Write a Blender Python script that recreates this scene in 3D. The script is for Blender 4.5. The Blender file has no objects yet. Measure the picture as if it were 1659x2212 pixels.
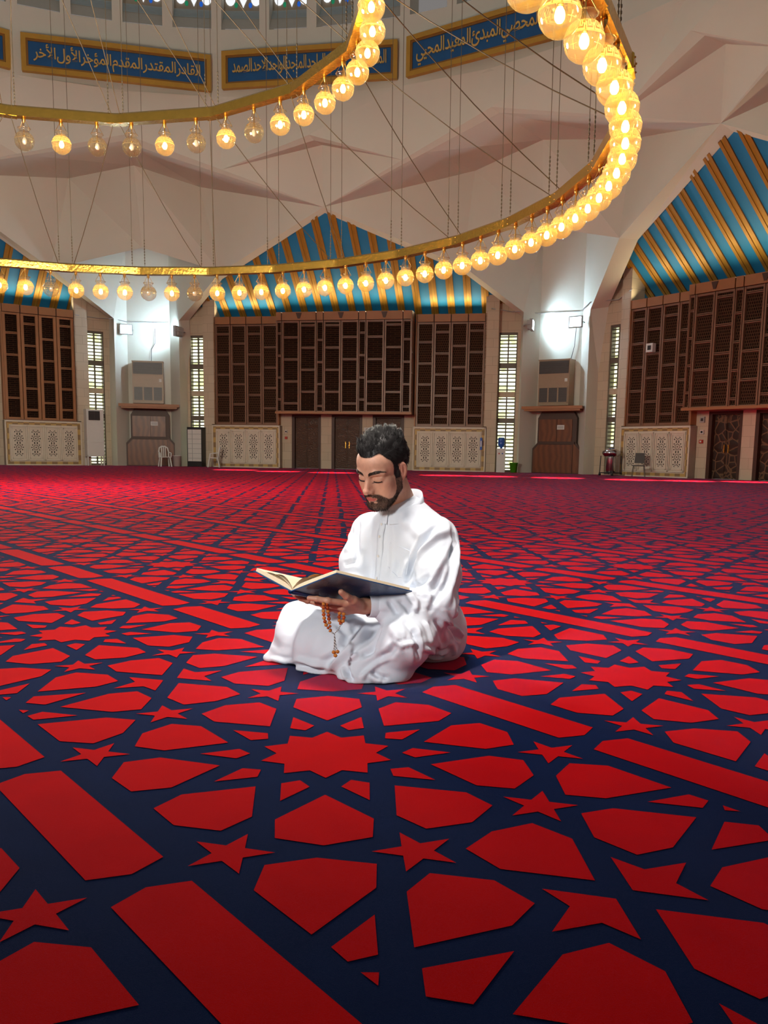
import bpy, bmesh, math, random
import numpy as np
from mathutils import Vector, Matrix
random.seed(7); RNG = np.random.default_rng(7)
sc = bpy.context.scene
COL = sc.collection

# ------------------------------------------------------------------ camera, world, lights, exposure
F_PX, PP_Y, PITCH, ROLL, CAM_H = 1870.0, 1240.0, .1395, .015, .82
YAW = .1795                                   # azimuth of the far wall
def set_camera():
    c, s = math.cos(PITCH), math.sin(PITCH)
    fw, up, rt = Vector((0, c, -s)), Vector((0, s, c)), Vector((1, 0, 0))
    r2 = rt*math.cos(ROLL) + up*math.sin(ROLL)
    u2 = up*math.cos(ROLL) - rt*math.sin(ROLL)
    cam = bpy.data.cameras.new('camera'); o = bpy.data.objects.new('camera', cam); COL.objects.link(o)
    m = Matrix((( r2.x, u2.x, -fw.x, 0), (r2.y, u2.y, -fw.y, 0), (r2.z, u2.z, -fw.z, CAM_H), (0, 0, 0, 1)))
    o.matrix_world = m
    cam.sensor_fit = 'VERTICAL'; cam.sensor_height = 36; cam.sensor_width = 27
    cam.lens = F_PX/2212*36
    cam.shift_y = (PP_Y-1106)/2212
    cam.clip_start = .05; cam.clip_end = 500
    sc.camera = o
set_camera()

sc.view_settings.view_transform = 'Standard'
sc.view_settings.look = 'None'
sc.view_settings.exposure = 0.0
sc.view_settings.gamma = 1.0
sc.view_settings.use_curve_mapping = False

def world():
    w = bpy.data.worlds.new('daylight'); sc.world = w; w.use_nodes = True
    nt = w.node_tree; nt.nodes.clear()
    out = nt.nodes.new('ShaderNodeOutputWorld'); bg = nt.nodes.new('ShaderNodeBackground')
    tc = nt.nodes.new('ShaderNodeTexCoord'); sp = nt.nodes.new('ShaderNodeSeparateXYZ')
    mr = nt.nodes.new('ShaderNodeMapRange'); mr.inputs[1].default_value = -.3; mr.inputs[2].default_value = .9
    ra = nt.nodes.new('ShaderNodeValToRGB')
    e = ra.color_ramp.elements
    e[0].position = 0; e[0].color = (.10, .085, .075, 1)
    e[1].position = 1; e[1].color = (.26, .25, .26, 1)
    a = e.new(.24); a.color = (.30, .27, .23, 1)
    a = e.new(.30); a.color = (.36, .33, .30, 1)
    nt.links.new(tc.outputs['Generated'], sp.inputs[0]); nt.links.new(sp.outputs[2], mr.inputs[0])
    nt.links.new(mr.outputs[0], ra.inputs[0]); nt.links.new(ra.outputs[0], bg.inputs[0])
    nt.links.new(bg.outputs[0], out.inputs[0])
    bg.inputs[1].default_value = .62
world()

def lamp(name, kind, loc, target, energy, color, size=.5, spot=None, blend=.5, size_y=None, spec=1.):
    l = bpy.data.lights.new(name, kind); l.energy = energy; l.color = color
    if kind == 'AREA':
        l.size = size
        if size_y: l.shape = 'RECTANGLE'; l.size_y = size_y
    else: l.shadow_soft_size = size
    l.specular_factor = spec
    if spot: l.spot_size = spot; l.spot_blend = blend
    o = bpy.data.objects.new(name, l); COL.objects.link(o); o.location = loc
    d = Vector(target)-Vector(loc); o.rotation_euler = d.to_track_quat('-Z', 'Y').to_euler()
    return o
# added spots: key on the reader from front left, pool on the carpet
lamp('added_key_spot', 'SPOT', (-1.75, .45, 1.75), (.0, 3.35, .42), 320, (1.0, .97, .95), size=.14, spot=.52, blend=.8)
lamp('added_carpet_spot', 'SPOT', (-.6, 2.4, 6.6), (.0, 5.5, 0), 2700, (1.0, .90, .82), size=.6, spot=1.25, blend=1.0)
# added point fill under the lower ring, brightening ceiling, walls and far carpet
lamp('added_hall_fill', 'POINT', (-7.16, 16.86, 5.4), (-7.16, 16.86, 0), 5200, (1.0, .93, .78), size=1.6, spec=.0)
# daylight falling through the clerestory onto the carpet before the far wall
for _x, _y in ((-6.3, 36.6), (-4.3, 35.0), (-2.1, 34.2), (2.2, 32.6), (3.9, 32.2), (6.2, 31.4), (8.6, 30.4), (10.4, 30.0), (12.5, 29.9)):
    lamp('clerestory_beam', 'SPOT', (_x*.8-1.5, _y-8, 16.4), (_x, _y, 0), 110000, (1.0, .93, .86), size=.05, spot=.11, blend=.35)

# ------------------------------------------------------------------ helpers
class MB:
    """collects geometry for ONE mesh"""
    def __init__(s): s.v = []; s.f = []; s.m = []; s.sm = []
    def add(s, V, Fc, mi=0, smooth=False):
        b = len(s.v); s.v += [tuple(map(float, p)) for p in V]
        for f in Fc: s.f.append([b+i for i in f]); s.m.append(mi); s.sm.append(smooth)
    def box(s, x0, x1, y0, y1, z0, z1, mi=0):
        s.add([(x0,y0,z0),(x1,y0,z0),(x1,y1,z0),(x0,y1,z0),(x0,y0,z1),(x1,y0,z1),(x1,y1,z1),(x0,y1,z1)],
              [(0,3,2,1),(4,5,6,7),(0,1,5,4),(1,2,6,5),(2,3,7,6),(3,0,4,7)], mi)
    def quad(s, a, b, c, d, mi=0): s.add([a,b,c,d], [(0,1,2,3)], mi)
    def poly(s, P, mi=0): s.add(P, [tuple(range(len(P)))], mi)
    def prism(s, P, d, mi=0):
        """polygon P (3d points) extruded by vector d"""
        n = len(P); Q = [tuple(p[i]+d[i] for i in range(3)) for p in P]
        s.add(list(P)+Q, [tuple(range(n))[::-1], tuple(range(n, 2*n))]+[(i, (i+1)%n, n+(i+1)%n, n+i) for i in range(n)], mi)
    def tube(s, P, r, n=8, mi=0, cap=True, smooth=True):
        P = [Vector(p) for p in P]; R = r if hasattr(r, '__len__') else [r]*len(P)
        rings = []; up = None
        for i, p in enumerate(P):
            t = (P[min(i+1, len(P)-1)]-P[max(i-1, 0)]).normalized()
            if up is None: up = Vector((0,0,1)) if abs(t.z) < .9 else Vector((1,0,0))
            a = t.cross(up).normalized(); b = a.cross(t).normalized(); up = b
            rings.append([p+(a*math.cos(2*math.pi*k/n)+b*math.sin(2*math.pi*k/n))*R[i] for k in range(n)])
        V = [q for g in rings for q in g]; Fc = []
        for i in range(len(P)-1):
            for k in range(n): Fc.append((i*n+k, i*n+(k+1)%n, (i+1)*n+(k+1)%n, (i+1)*n+k))
        s.add(V, Fc, mi, smooth)
        if cap:
            s.add(rings[0], [tuple(range(n))[::-1]], mi); s.add(rings[-1], [tuple(range(n))], mi)
    def lathe(s, prof, n=20, c=(0,0,0), mi=0, smooth=True):
        V = []; Fc = []
        for r, z in prof:
            for k in range(n):
                a = 2*math.pi*k/n; V.append((c[0]+r*math.cos(a), c[1]+r*math.sin(a), c[2]+z))
        for i in range(len(prof)-1):
            for k in range(n): Fc.append((i*n+k, i*n+(k+1)%n, (i+1)*n+(k+1)%n, (i+1)*n+k))
        s.add(V, Fc, mi, smooth)
    def build(s, name, mats, parent=None, label=None, cat=None, group=None, kind=None, loc=None, rotz=None):
        me = bpy.data.meshes.new(name); me.from_pydata(s.v, [], s.f); me.update()
        for m in (mats if isinstance(mats, (list, tuple)) else [mats]): me.materials.append(m)
        me.polygons.foreach_set('material_index', s.m); me.polygons.foreach_set('use_smooth', s.sm)
        return link(name, me, parent, label, cat, group, kind, loc, rotz)
def link(name, me, parent=None, label=None, cat=None, group=None, kind=None, loc=None, rotz=None):
    o = bpy.data.objects.new(name, me); COL.objects.link(o)
    if parent: o.parent = parent
    if label: o['label'] = label
    if cat: o['category'] = cat
    if group: o['group'] = group
    if kind: o['kind'] = kind
    if loc is not None: o.location = loc
    if rotz is not None: o.rotation_euler = (0, 0, rotz)
    return o
def thing(name, label, cat, loc=(0,0,0), rotz=0, group=None, kind=None):
    return link(name, None, None, label, cat, group, kind, loc, rotz)
def dup(root, loc=None, rotz=None, label=None, skip=()):
    r = root.copy(); COL.objects.link(r)
    if loc is not None: r.location = loc
    if rotz is not None: r.rotation_euler = (0, 0, rotz)
    if label: r['label'] = label
    for ch in list(root.children):
        c = ch.copy(); COL.objects.link(c); c.parent = r
        for g in ch.children:
            d = g.copy(); COL.objects.link(d); d.parent = c
    return r
_ORD = 'first second third fourth fifth sixth seventh eighth ninth tenth eleventh twelfth thirteenth fourteenth fifteenth sixteenth seventeenth eighteenth nineteenth'.split()
def ordinal(n):
    if n <= 19: return _ORD[n-1]
    t = {2:'twent', 3:'thirt', 4:'fort', 5:'fift', 6:'sixt'}[n//10]
    return t+'ieth' if n%10 == 0 else t+'y-'+_ORD[n%10-1]

# ------------------------------------------------------------------ materials
def mat(name, col, rough=.6, metal=0, var=0., scale=6., bump=0., bscale=40., spec=.5, col2=None, sheen=0., coat=0., emit=None, estr=0.):
    m = bpy.data.materials.new(name); m.use_nodes = True
    nt = m.node_tree; b = nt.nodes['Principled BSDF']
    b.inputs['Roughness'].default_value = rough; b.inputs['Metallic'].default_value = metal
    b.inputs['Specular IOR Level'].default_value = spec
    if sheen: b.inputs['Sheen Weight'].default_value = sheen; b.inputs['Sheen Roughness'].default_value = .4
    if coat: b.inputs['Coat Weight'].default_value = coat
    if emit: b.inputs['Emission Color'].default_value = (*emit, 1); b.inputs['Emission Strength'].default_value = estr
    tc = nt.nodes.new('ShaderNodeTexCoord')
    no = nt.nodes.new('ShaderNodeTexNoise'); no.inputs['Scale'].default_value = scale; no.inputs['Detail'].default_value = 5
    nt.links.new(tc.outputs['Object'], no.inputs['Vector'])
    mx = nt.nodes.new('ShaderNodeMix'); mx.data_type = 'RGBA'
    c2 = col2 or tuple(c*(1-var) for c in col)
    mx.inputs[6].default_value = (*col, 1); mx.inputs[7].default_value = (*c2, 1)
    nt.links.new(no.outputs[0], mx.inputs[0]); nt.links.new(mx.outputs[2], b.inputs['Base Color'])
    if bump:
        n2 = nt.nodes.new('ShaderNodeTexNoise'); n2.inputs['Scale'].default_value = bscale; n2.inputs['Detail'].default_value = 4
        nt.links.new(tc.outputs['Object'], n2.inputs['Vector'])
        bp = nt.nodes.new('ShaderNodeBump'); bp.inputs['Strength'].default_value = bump; bp.inputs['Distance'].default_value = .02
        nt.links.new(n2.outputs[0], bp.inputs['Height']); nt.links.new(bp.outputs[0], b.inputs['Normal'])
    return m
def tex_mat(name, kind, c1, c2, c3=None, scale=1., rough=.6, bump=0., **kw):
    """brick / voronoi / wave / checker driven colour with bump"""
    m = mat(name, c1, rough, spec=kw.get('spec', .4)); nt = m.node_tree; b = nt.nodes['Principled BSDF']
    tc = [n for n in nt.nodes if n.type == 'TEX_COORD'][0]
    mp = nt.nodes.new('ShaderNodeMapping'); nt.links.new(tc.outputs['Object'], mp.inputs[0])
    mp.inputs['Rotation'].default_value = kw.get('rot', (0, 0, 0))
    if kind == 'brick':
        t = nt.nodes.new('ShaderNodeTexBrick'); t.inputs['Color1'].default_value = (*c1, 1); t.inputs['Color2'].default_value = (*c2, 1)
        t.inputs['Mortar'].default_value = (*(c3 or c2), 1); t.inputs['Scale'].default_value = scale
        t.inputs['Mortar Size'].default_value = kw.get('mortar', .01)
        t.inputs['Brick Width'].default_value = kw.get('bw', .5); t.inputs['Row Height'].default_value = kw.get('rh', .25)
        t.offset = kw.get('offset', .5)
        nt.links.new(mp.outputs[0], t.inputs[0]); colr, h = t.outputs[0], t.outputs[1]
    elif kind == 'checker':
        t = nt.nodes.new('ShaderNodeTexChecker'); t.inputs[1].default_value = (*c1, 1); t.inputs[2].default_value = (*c2, 1); t.inputs[3].default_value = scale
        nt.links.new(mp.outputs[0], t.inputs[0]); colr, h = t.outputs[0], t.outputs[1]
    else:
        if kind == 'voronoi':
            t = nt.nodes.new('ShaderNodeTexVoronoi'); t.inputs['Scale'].default_value = scale
            t.feature = kw.get('feature', 'F1')
            nt.links.new(mp.outputs[0], t.inputs['Vector']); h = t.outputs['Distance']
        else:
            t = nt.nodes.new('ShaderNodeTexWave'); t.inputs['Scale'].default_value = scale; t.inputs['Distortion'].default_value = kw.get('dist', 0)
            t.bands_direction = kw.get('dir', 'Z')
            nt.links.new(mp.outputs[0], t.inputs[0]); h = t.outputs[1]
        r = nt.nodes.new('ShaderNodeValToRGB'); e = r.color_ramp.elements
        e[0].color = (*c1, 1); e[1].color = (*c2, 1); e[0].position = kw.get('p0', 0); e[1].position = kw.get('p1', 1)
        nt.links.new(h, r.inputs[0]); colr = r.outputs[0]
    nt.links.new(colr, b.inputs['Base Color'])
    if bump:
        bp = nt.nodes.new('ShaderNodeBump'); bp.inputs['Strength'].default_value = bump; bp.inputs['Distance'].default_value = kw.get('bd', .03)
        nt.links.new(h, bp.inputs['Height']); nt.links.new(bp.outputs[0], b.inputs['Normal'])
    return m
def emit_mat(name, col, strength):
    m = bpy.data.materials.new(name); m.use_nodes = True; nt = m.node_tree; nt.nodes.clear()
    o = nt.nodes.new('ShaderNodeOutputMaterial'); e = nt.nodes.new('ShaderNodeEmission')
    e.inputs[0].default_value = (*col, 1); e.inputs[1].default_value = strength
    nt.links.new(e.outputs[0], o.inputs[0]); return m
def glass_mat(name, tint=(1,1,1), trans=.2, gloss=.06, tcol=(1,.95,.85)):
    m = bpy.data.materials.new(name); m.use_nodes = True; nt = m.node_tree; nt.nodes.clear()
    o = nt.nodes.new('ShaderNodeOutputMaterial')
    tr = nt.nodes.new('ShaderNodeBsdfTransparent'); tr.inputs[0].default_value = (*tint, 1)
    tl = nt.nodes.new('ShaderNodeBsdfTranslucent'); tl.inputs[0].default_value = (*tcol, 1)
    gl = nt.nodes.new('ShaderNodeBsdfGlossy'); gl.inputs['Roughness'].default_value = .06
    m1 = nt.nodes.new('ShaderNodeMixShader'); m1.inputs[0].default_value = trans
    m2 = nt.nodes.new('ShaderNodeMixShader')
    lw = nt.nodes.new('ShaderNodeLayerWeight'); lw.inputs[0].default_value = .25
    mr = nt.nodes.new('ShaderNodeMapRange'); mr.inputs[3].default_value = gloss; mr.inputs[4].default_value = .55
    nt.links.new(lw.outputs['Facing'], mr.inputs[0]); nt.links.new(mr.outputs[0], m2.inputs[0])
    nt.links.new(tr.outputs[0], m1.inputs[1]); nt.links.new(tl.outputs[0], m1.inputs[2])
    nt.links.new(m1.outputs[0], m2.inputs[1]); nt.links.new(gl.outputs[0], m2.inputs[2])
    nt.links.new(m2.outputs[0], o.inputs[0]); return m

M = {}
M['paint'] = mat('white_wall_paint', (.67, .65, .565), .75, var=.08, scale=.8)
M['stone'] = tex_mat('cream_stone_blocks', 'brick', (.60, .50, .37), (.55, .45, .33), (.42, .34, .25), scale=1., bw=.62, rh=.4, mortar=.008, rough=.8, rot=(math.pi/2, 0, 0))
M['blue'] = mat('blue_ceiling_paint', (.010, .27, .60), .6, var=.3, scale=1.5)
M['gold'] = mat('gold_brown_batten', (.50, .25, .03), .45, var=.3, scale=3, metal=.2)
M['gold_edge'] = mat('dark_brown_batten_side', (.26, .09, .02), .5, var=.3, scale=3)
M['copper'] = mat('copper_brown_wood', (.40, .165, .06), .5, var=.25, scale=2.5)
M['bronze'] = mat('bronze_wood_frame', (.26, .125, .07), .42, var=.25, scale=3)
M['lattice'] = tex_mat('brown_lattice_weave', 'brick', (.014, .006, .004), (.024, .010, .006), (.085, .042, .022), scale=1., bw=.085, rh=.11, mortar=.016, spec=.08, rough=.75, bump=.5, rot=(math.pi/2, 0, 0))
M['lattice_dark'] = tex_mat('dark_slatted_lattice', 'brick', (.012, .005, .003), (.022, .010, .006), (.060, .028, .013), scale=1., bw=.4, rh=.09, mortar=.012, spec=.08, rough=.75, bump=.4, rot=(math.pi/2, 0, 0))
M['marble'] = mat('carved_cream_marble', (.76, .67, .54), .55, var=.18, scale=5)
M['mosaic'] = tex_mat('gold_brown_mosaic', 'checker', (.55, .36, .12), (.30, .19, .09), scale=4.2, rough=.5)
M['hole_shade'] = mat('painted_piercing_shade', (.045, .035, .022), .9, var=.3)  # solid dark faces painting the shade inside the piercings
M['door'] = tex_mat('carved_dark_wood', 'wave', (.045, .016, .006), (.11, .042, .015), scale=4.5, rough=.45, bump=.3, bd=.02, dist=18)
M['door_gate'] = tex_mat('arabesque_dark_wood', 'voronoi', (.17, .09, .045), (.032, .014, .008), scale=3.2, rough=.4, bump=.8, feature='DISTANCE_TO_EDGE', p0=.02, p1=.09)
M['wood'] = tex_mat('reddish_brown_veneer', 'wave', (.20, .065, .022), (.135, .042, .016), scale=1.2, dist=6, rough=.35, dir='X')
M['wood_dark'] = mat('dark_brown_wood', (.07, .025, .012), .5, var=.3)  # plain dark brown for frames, backings and cupboard bodies
M['heater'] = mat('beige_brown_metal', (.36, .25, .16), .4, var=.15)
M['heater_dark'] = mat('dark_grille', (.06, .05, .05), .4, var=.3)
M['slat'] = mat('grey_brown_louvre', (.17, .145, .115), .5, var=.25)
M['brass'] = mat('hammered_brass', (.86, .52, .10), .24, metal=1, var=.22, scale=5, bump=.35, bscale=14)
M['brass_rod'] = mat('thin_brass_rod', (.62, .40, .12), .35, metal=1, var=.2)
M['wire'] = mat('dark_steel_cable', (.20, .15, .09), .5, metal=.4, var=.3)
M['globe'] = glass_mat('clear_lamp_glass', trans=.17, tint=(1, .98, .93), tcol=(1, .82, .42))
M['etch'] = glass_mat('etched_lamp_band', trans=.62, gloss=.02, tcol=(1, .88, .52))
M['bulb'] = emit_mat('glowing_bulb', (1, .56, .13), 46)
M['bulb_off'] = mat('unlit_bulb', (.8, .75, .65), .3, var=.1)
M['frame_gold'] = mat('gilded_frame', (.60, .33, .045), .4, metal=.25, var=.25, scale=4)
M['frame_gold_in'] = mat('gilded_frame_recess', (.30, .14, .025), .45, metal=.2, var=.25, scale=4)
M['panel_blue'] = mat('deep_blue_panel', (.010, .105, .30), .5, var=.35, scale=2)
M['letter'] = mat('gilded_lettering', (.72, .47, .13), .4, metal=.2, var=.2, scale=6)
M['flood'] = emit_mat('floodlight_glass', (.62, .87, 1.0), 45)
M['metal_grey'] = mat('painted_grey_metal', (.42, .42, .41), .45, var=.15)
M['plastic_white'] = mat('white_plastic', (.72, .70, .66), .4, var=.08)
M['black'] = mat('black_plastic', (.02, .02, .022), .4, var=.3)
M['chrome'] = mat('polished_steel', (.6, .6, .62), .18, metal=1, var=.1)
M['daylit_glass'] = emit_mat('white_daylit_glass', (.95, .97, 1.0), 1.0)
M['glass_red'] = emit_mat('red_stained_glass', (.75, .10, .03), .6)
M['glass_blue'] = emit_mat('blue_stained_glass', (.03, .16, .75), .6)
M['glass_green'] = emit_mat('green_stained_glass', (.03, .35, .16), .5)
M['cane'] = mat('window_tracery_plaster', (.33, .29, .23), .8, var=.2)
M['paper'] = mat('white_paper_notice', (.78, .76, .74), .8, var=.05)
M['ink'] = mat('black_ink', (.02, .02, .02), .8, var=.2)
M['green_plastic'] = mat('green_plastic', (.09, .42, .02), .45, var=.15)
M['blue_plastic'] = mat('blue_water_bottle', (.03, .13, .55), .25, var=.2)
M['red_paint'] = mat('red_alarm_plastic', (.55, .04, .02), .45, var=.1)
# ------------------------------------------------------------------ the hall: an octagon, 24 m apothem
AP = 24.08
def Nv(k): a = YAW+k*math.pi/4; return Vector((math.sin(a), math.cos(a), 0))
def Tv(k): a = YAW+k*math.pi/4; return Vector((math.cos(a), -math.sin(a), 0))
CEN = Nv(0)*16.71842637 - Tv(0)*9.29642857
def reg(r, z, k): q = CEN+Nv(k)*r; return (q.x, q.y, z)
def regc(rad, tan, z, k): q = CEN+Nv(k)*rad+Tv(k)*tan; return (q.x, q.y, z)
def wp(k, x, y, z):
    """wall-local (x right, y outward, z up) -> world"""
    q = CEN+Nv(k)*(AP+y)+Tv(k)*(x+SHIFT.get(k, 0)); return (q.x, q.y, z)
SHIFT = {1: .47, -1: -.16}                      # the side walls are not quite centred
def wall_root(k): q = CEN+Nv(k)*AP+Tv(k)*SHIFT.get(k, 0); return (q.x, q.y, 0), -(YAW+k*math.pi/4)
def corner_root(k): q = CEN; return (q.x, q.y, 0), -(YAW+k*math.pi/4)

V=dict(A0=(-2.74,37.51,10.82),A1=(10.43,29.10,11.28),Am=(-17.63,34.12,10.95),A2=(13.32,14.57,11.10),B0=(-10.31,35.63,12.90),B1=(3.62,33.22,13.20),B2=(11.49,21.64,13.35),Bm=(-21.30,27.86,13.10),U0=(-3.17,35.76,13.03),U1=(8.89,27.80,13.40),Um=(-16.47,32.74,12.90),C0=(-10.52,35.82,12.71),C1=(3.94,33.30,13.04),D0=(-3.00,35.95,12.89),D1=(9.26,27.63,13.19),E0L=(-6.74,36.51,11.92),E0R=(0.47,35.34,12.02),E1L=(7.58,30.82,12.08),E1R=(10.88,25.94,12.16),EmR=(-14.19,34.83,11.87),S0L=(-13.87,35.02,11.88),S0R=(-6.02,36.80,11.62),S1L=(1.33,34.94,12.18),S1R=(8.86,30.11,11.71),K0L=(-13.84,39.26,12.31),K0R=(-8.45,40.43,12.37),M0=(-10.83,38.59,12.67),K1L=(3.57,38.37,12.59),K1R=(9.14,34.78,12.72),M1=(5.87,35.34,12.83),k0L=(-14.68,39.08,8.52),k0R=(-7.58,40.62,8.78),p0=(-10.78,39.41,9.52),k1L=(3.19,38.61,8.78),k1R=(8.90,34.94,9.16),p1=(6.12,36.13,9.83),P0L=(-12.86,41.88,6.86),P0R=(-9.96,42.51,6.89),P1L=(6.01,39.59,7.07),P1R=(8.59,37.93,6.96),a0=(-2.69,37.86,10.68),a1=(10.88,29.15,11.05),am=(-17.84,34.41,10.75),j0L=(-14.90,39.55,8.38),j0R=(-7.61,41.12,8.57),j1L=(3.24,39.17,8.65),j1R=(9.65,35.05,9.13),q0L=(-13.11,42.29,6.87),q0R=(-9.60,43.05,6.99),q1L=(6.03,40.11,6.95),q1R=(9.35,37.98,7.08),UM0=(-2.73,36.70,12.97),UM1=(10.00,27.91,13.09))
V['k2L']=regc(22.3,-3.5,8.95,1.5);V['K2L']=regc(22.3,-2.9,12.7,1.5);V['M2']=regc(21,0,12.9,1.5);V['p2']=regc(21.8,0,9.75,1.5)
V['P2L']=regc(24.65,-1.6,6.95,1.5);V['q2L']=regc(25.1,-1.75,6.9,1.5);V['j2L']=regc(22.8,-3.75,8.85,1.5);V['C2']=reg(18.24,13.16,1.52)
V['KmR']=regc(22.3,2.9,12.5,-1.5);V['Mm']=regc(21,0,12.8,-1.5);V['kmR']=regc(22.3,3.6,8.8,-1.5);V['Cm']=reg(18.24,12.92,-1.52);V['PmR']=regc(24.65,1.6,6.9,-1.5);V['jmR']=regc(22.8,3.85,8.7,-1.5);V['qmR']=regc(25.1,1.75,6.9,-1.5)
def lerp(a, b, t): return tuple(a[i]*(1-t)+b[i]*t for i in range(3))
V['S2L']=lerp(V['A1'],V['C2'],.42);V['SmR']=lerp(V['Am'],V['Cm'],.42)
V = {k: tuple(v) for k, v in V.items()}
RD = 17.75                                      # drum radius
def build_ceiling():
    b = MB()
    def f(*names): b.poly([V[n] for n in names])
    chain = ['Bm','Um','EmR','B0','E0L','U0','E0R','B1','E1L','U1','E1R','B2']
    tops = []
    for n in chain:
        d = Vector(V[n])-CEN; d.z = 0; d.normalize(); q = CEN+d*RD; tops.append((q.x, q.y, 14.4))
    for i in range(len(chain)-1): b.quad(V[chain[i]], V[chain[i+1]], tops[i+1], tops[i])
    # drum cylinder
    a0 = -1.75*45; a1 = 1.75*45; n = 84
    for i in range(n):
        k0 = (a0+(a1-a0)*i/n)/45; k1 = (a0+(a1-a0)*(i+1)/n)/45
        b.quad(reg(RD, 14.3, k0), reg(RD, 14.3, k1), reg(RD, 16.6, k1), reg(RD, 16.6, k0))
    # reveals under the upper coffers
    f('E0L','U0','D0'); f('E0R','D0','U0'); f('E1L','U1','D1'); f('E1R','D1','U1')
    f('E0L','D0','UM0'); f('D0','E0R','UM0'); f('A0','E0L','UM0'); f('A0','UM0','E0R')
    f('E1L','D1','UM1'); f('D1','E1R','UM1'); f('A1','E1L','UM1'); f('A1','UM1','E1R'); f('Am','EmR','Um')
    # ribs
    for A, B, Cc in (('Am','B0','C0'),('A0','B0','C0'),('A0','B1','C1'),('A1','B1','C1'),('A1','B2','C2'),('Am','Bm','Cm')): f(A, B, Cc)
    # soffits, outer walls, inner walls of the corner coffers
    f('S0L','C0','M0','K0L'); f('C0','S0R','K0R','M0'); f('S1L','C1','M1','K1L'); f('C1','S1R','K1R','M1'); f('S2L','C2','M2','K2L'); f('SmR','Cm','Mm','KmR')
    f('Am','S0L','K0L','k0L'); f('A0','k0R','K0R','S0R'); f('A0','S1L','K1L','k1L'); f('A1','k1R','K1R','S1R'); f('A1','S2L','K2L','k2L'); f('Am','SmR','KmR','kmR')
    f('K0L','M0','p0','k0L'); f('M0','K0R','k0R','p0'); f('K1L','M1','p1','k1L'); f('M1','K1R','k1R','p1'); f('K2L','M2','p2','k2L')
    # reveals around the striped vaults
    f('A0','k0R','j0R','a0'); f('k0R','P0R','q0R','j0R'); f('A0','a0','j1L','k1L'); f('k1L','j1L','q1L','P1L')
    f('A1','k1R','j1R','a1'); f('k1R','P1R','q1R','j1R'); f('A1','a1','j2L','k2L'); f('k2L','j2L','q2L','P2L')
    f('Am','am','j0L','k0L'); f('k0L','j0L','q0L','P0L'); f('Am','kmR','jmR','am'); f('kmR','PmR','qmR','jmR')
    return b.build('ceiling', M['paint'], kind='structure', label='white folded concrete ceiling of diamond coffers under the round drum', cat='ceiling')
build_ceiling()

def build_pillar(k, L, R, kl, kr, pk, name, label):
    b = MB(); PL, PR = V[L], V[R]
    g = lambda p, z: (p[0], p[1], z)
    bl, br = regc(25.6, -1.0, 0, k), regc(25.6, 1.0, 0, k)
    top = V[pk][2]+.9
    b.poly([bl, br, g(br, top), g(bl, top)])
    b.poly([g(PL, 0), bl, g(bl, top), V[kl], PL]); b.poly([br, g(PR, 0), PR, V[kr], g(br, top)])
    b.poly([V[kl], V[pk], g(bl, top), g(bl, top-.01)][:3]); b.poly([V[pk], g(bl, top), g(br, top)]); b.poly([V[pk], g(br, top), V[kr]])
    # outer faces towards the windows
    oL, oR = regc(26.3, -2.35, 0, k), regc(26.3, 2.35, 0, k)
    b.poly([oL, g(PL, 0), PL, V[L.replace('P', 'q')], g(oL, 7.6)]); b.poly([g(PR, 0), oR, g(oR, 7.6), V[R.replace('P', 'q')], PR])
    b.build(name, M['paint'], kind='structure', label=label, cat='pillar')
build_pillar(-.5, 'P0L', 'P0R', 'k0L', 'k0R', 'p0', 'pillar_left', 'white niched corner pillar left of the middle wall')
build_pillar(.5, 'P1L', 'P1R', 'k1L', 'k1R', 'p1', 'pillar_right', 'white niched corner pillar right of the middle wall')

# striped vaults: a plane that falls from the gable apex to the wall head, ribbed with battens
def build_vault(k, apex, L, R, name, label):
    d = Vector(apex)-CEN; n_a = d.dot(Nv(k)); za = apex[2]; SL = .757
    zr = lambda n: za-(n-n_a)*SL
    def loc(p): q = Vector(p)-CEN; return (q.dot(Tv(k)), q.dot(Nv(k)))
    pl = [loc(p) for p in L]; prr = [loc(p) for p in R]; ax = loc(apex)
    out = n_a+(za-6.75)/SL
    P = [(ax[0], n_a-.15)]+[(x+.18, n-.12) for x, n in prr]+[(prr[-1][0]+.2, out), (pl[-1][0]-.2, out)]+[(x-.18, n-.12) for x, n in reversed(pl)]
    def w3(x, n, off=0): q = CEN+Tv(k)*x+Nv(k)*n; nn = Vector((0, 0, -1)); return (q.x, q.y, zr(n)-off)
    b = MB(); b.poly([w3(*p) for p in P], 0)
    # battens
    def span(x):
        hit = []
        for i in range(len(P)):
            (x0, n0), (x1, n1) = P[i], P[(i+1)%len(P)]
            if (x0-x)*(x1-x) < 0: hit.append(n0+(n1-n0)*(x-x0)/(x1-x0))
        return (min(hit), max(hit)) if len(hit) >= 2 else None
    for i in range(-10, 11):
        xc = .16+i*.778
        for (dx0, dx1, h0, h1, mi) in ((-.165, -.045, .0, .07, 1), (-.045, .045, .0, .03, 2), (.045, .165, .0, .07, 1)):
            s0, s1 = span(xc+dx0), span(xc+dx1)
            if not s0 or not s1: continue
            lo = [w3(xc+dx0, s0[0], -.01), w3(xc+dx1, s1[0], -.01), w3(xc+dx1, s1[1], -.01), w3(xc+dx0, s0[1], -.01)]
            hi = [w3(xc+dx0, s0[0], h1), w3(xc+dx1, s1[0], h1), w3(xc+dx1, s1[1], h1), w3(xc+dx0, s0[1], h1)]
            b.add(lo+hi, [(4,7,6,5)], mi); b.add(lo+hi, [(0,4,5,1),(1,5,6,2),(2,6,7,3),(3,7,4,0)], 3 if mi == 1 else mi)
    b.build(name, [M['blue'], M['gold'], M['frame_gold'], M['gold_edge']], kind='structure', label=label, cat='ceiling')
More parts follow.
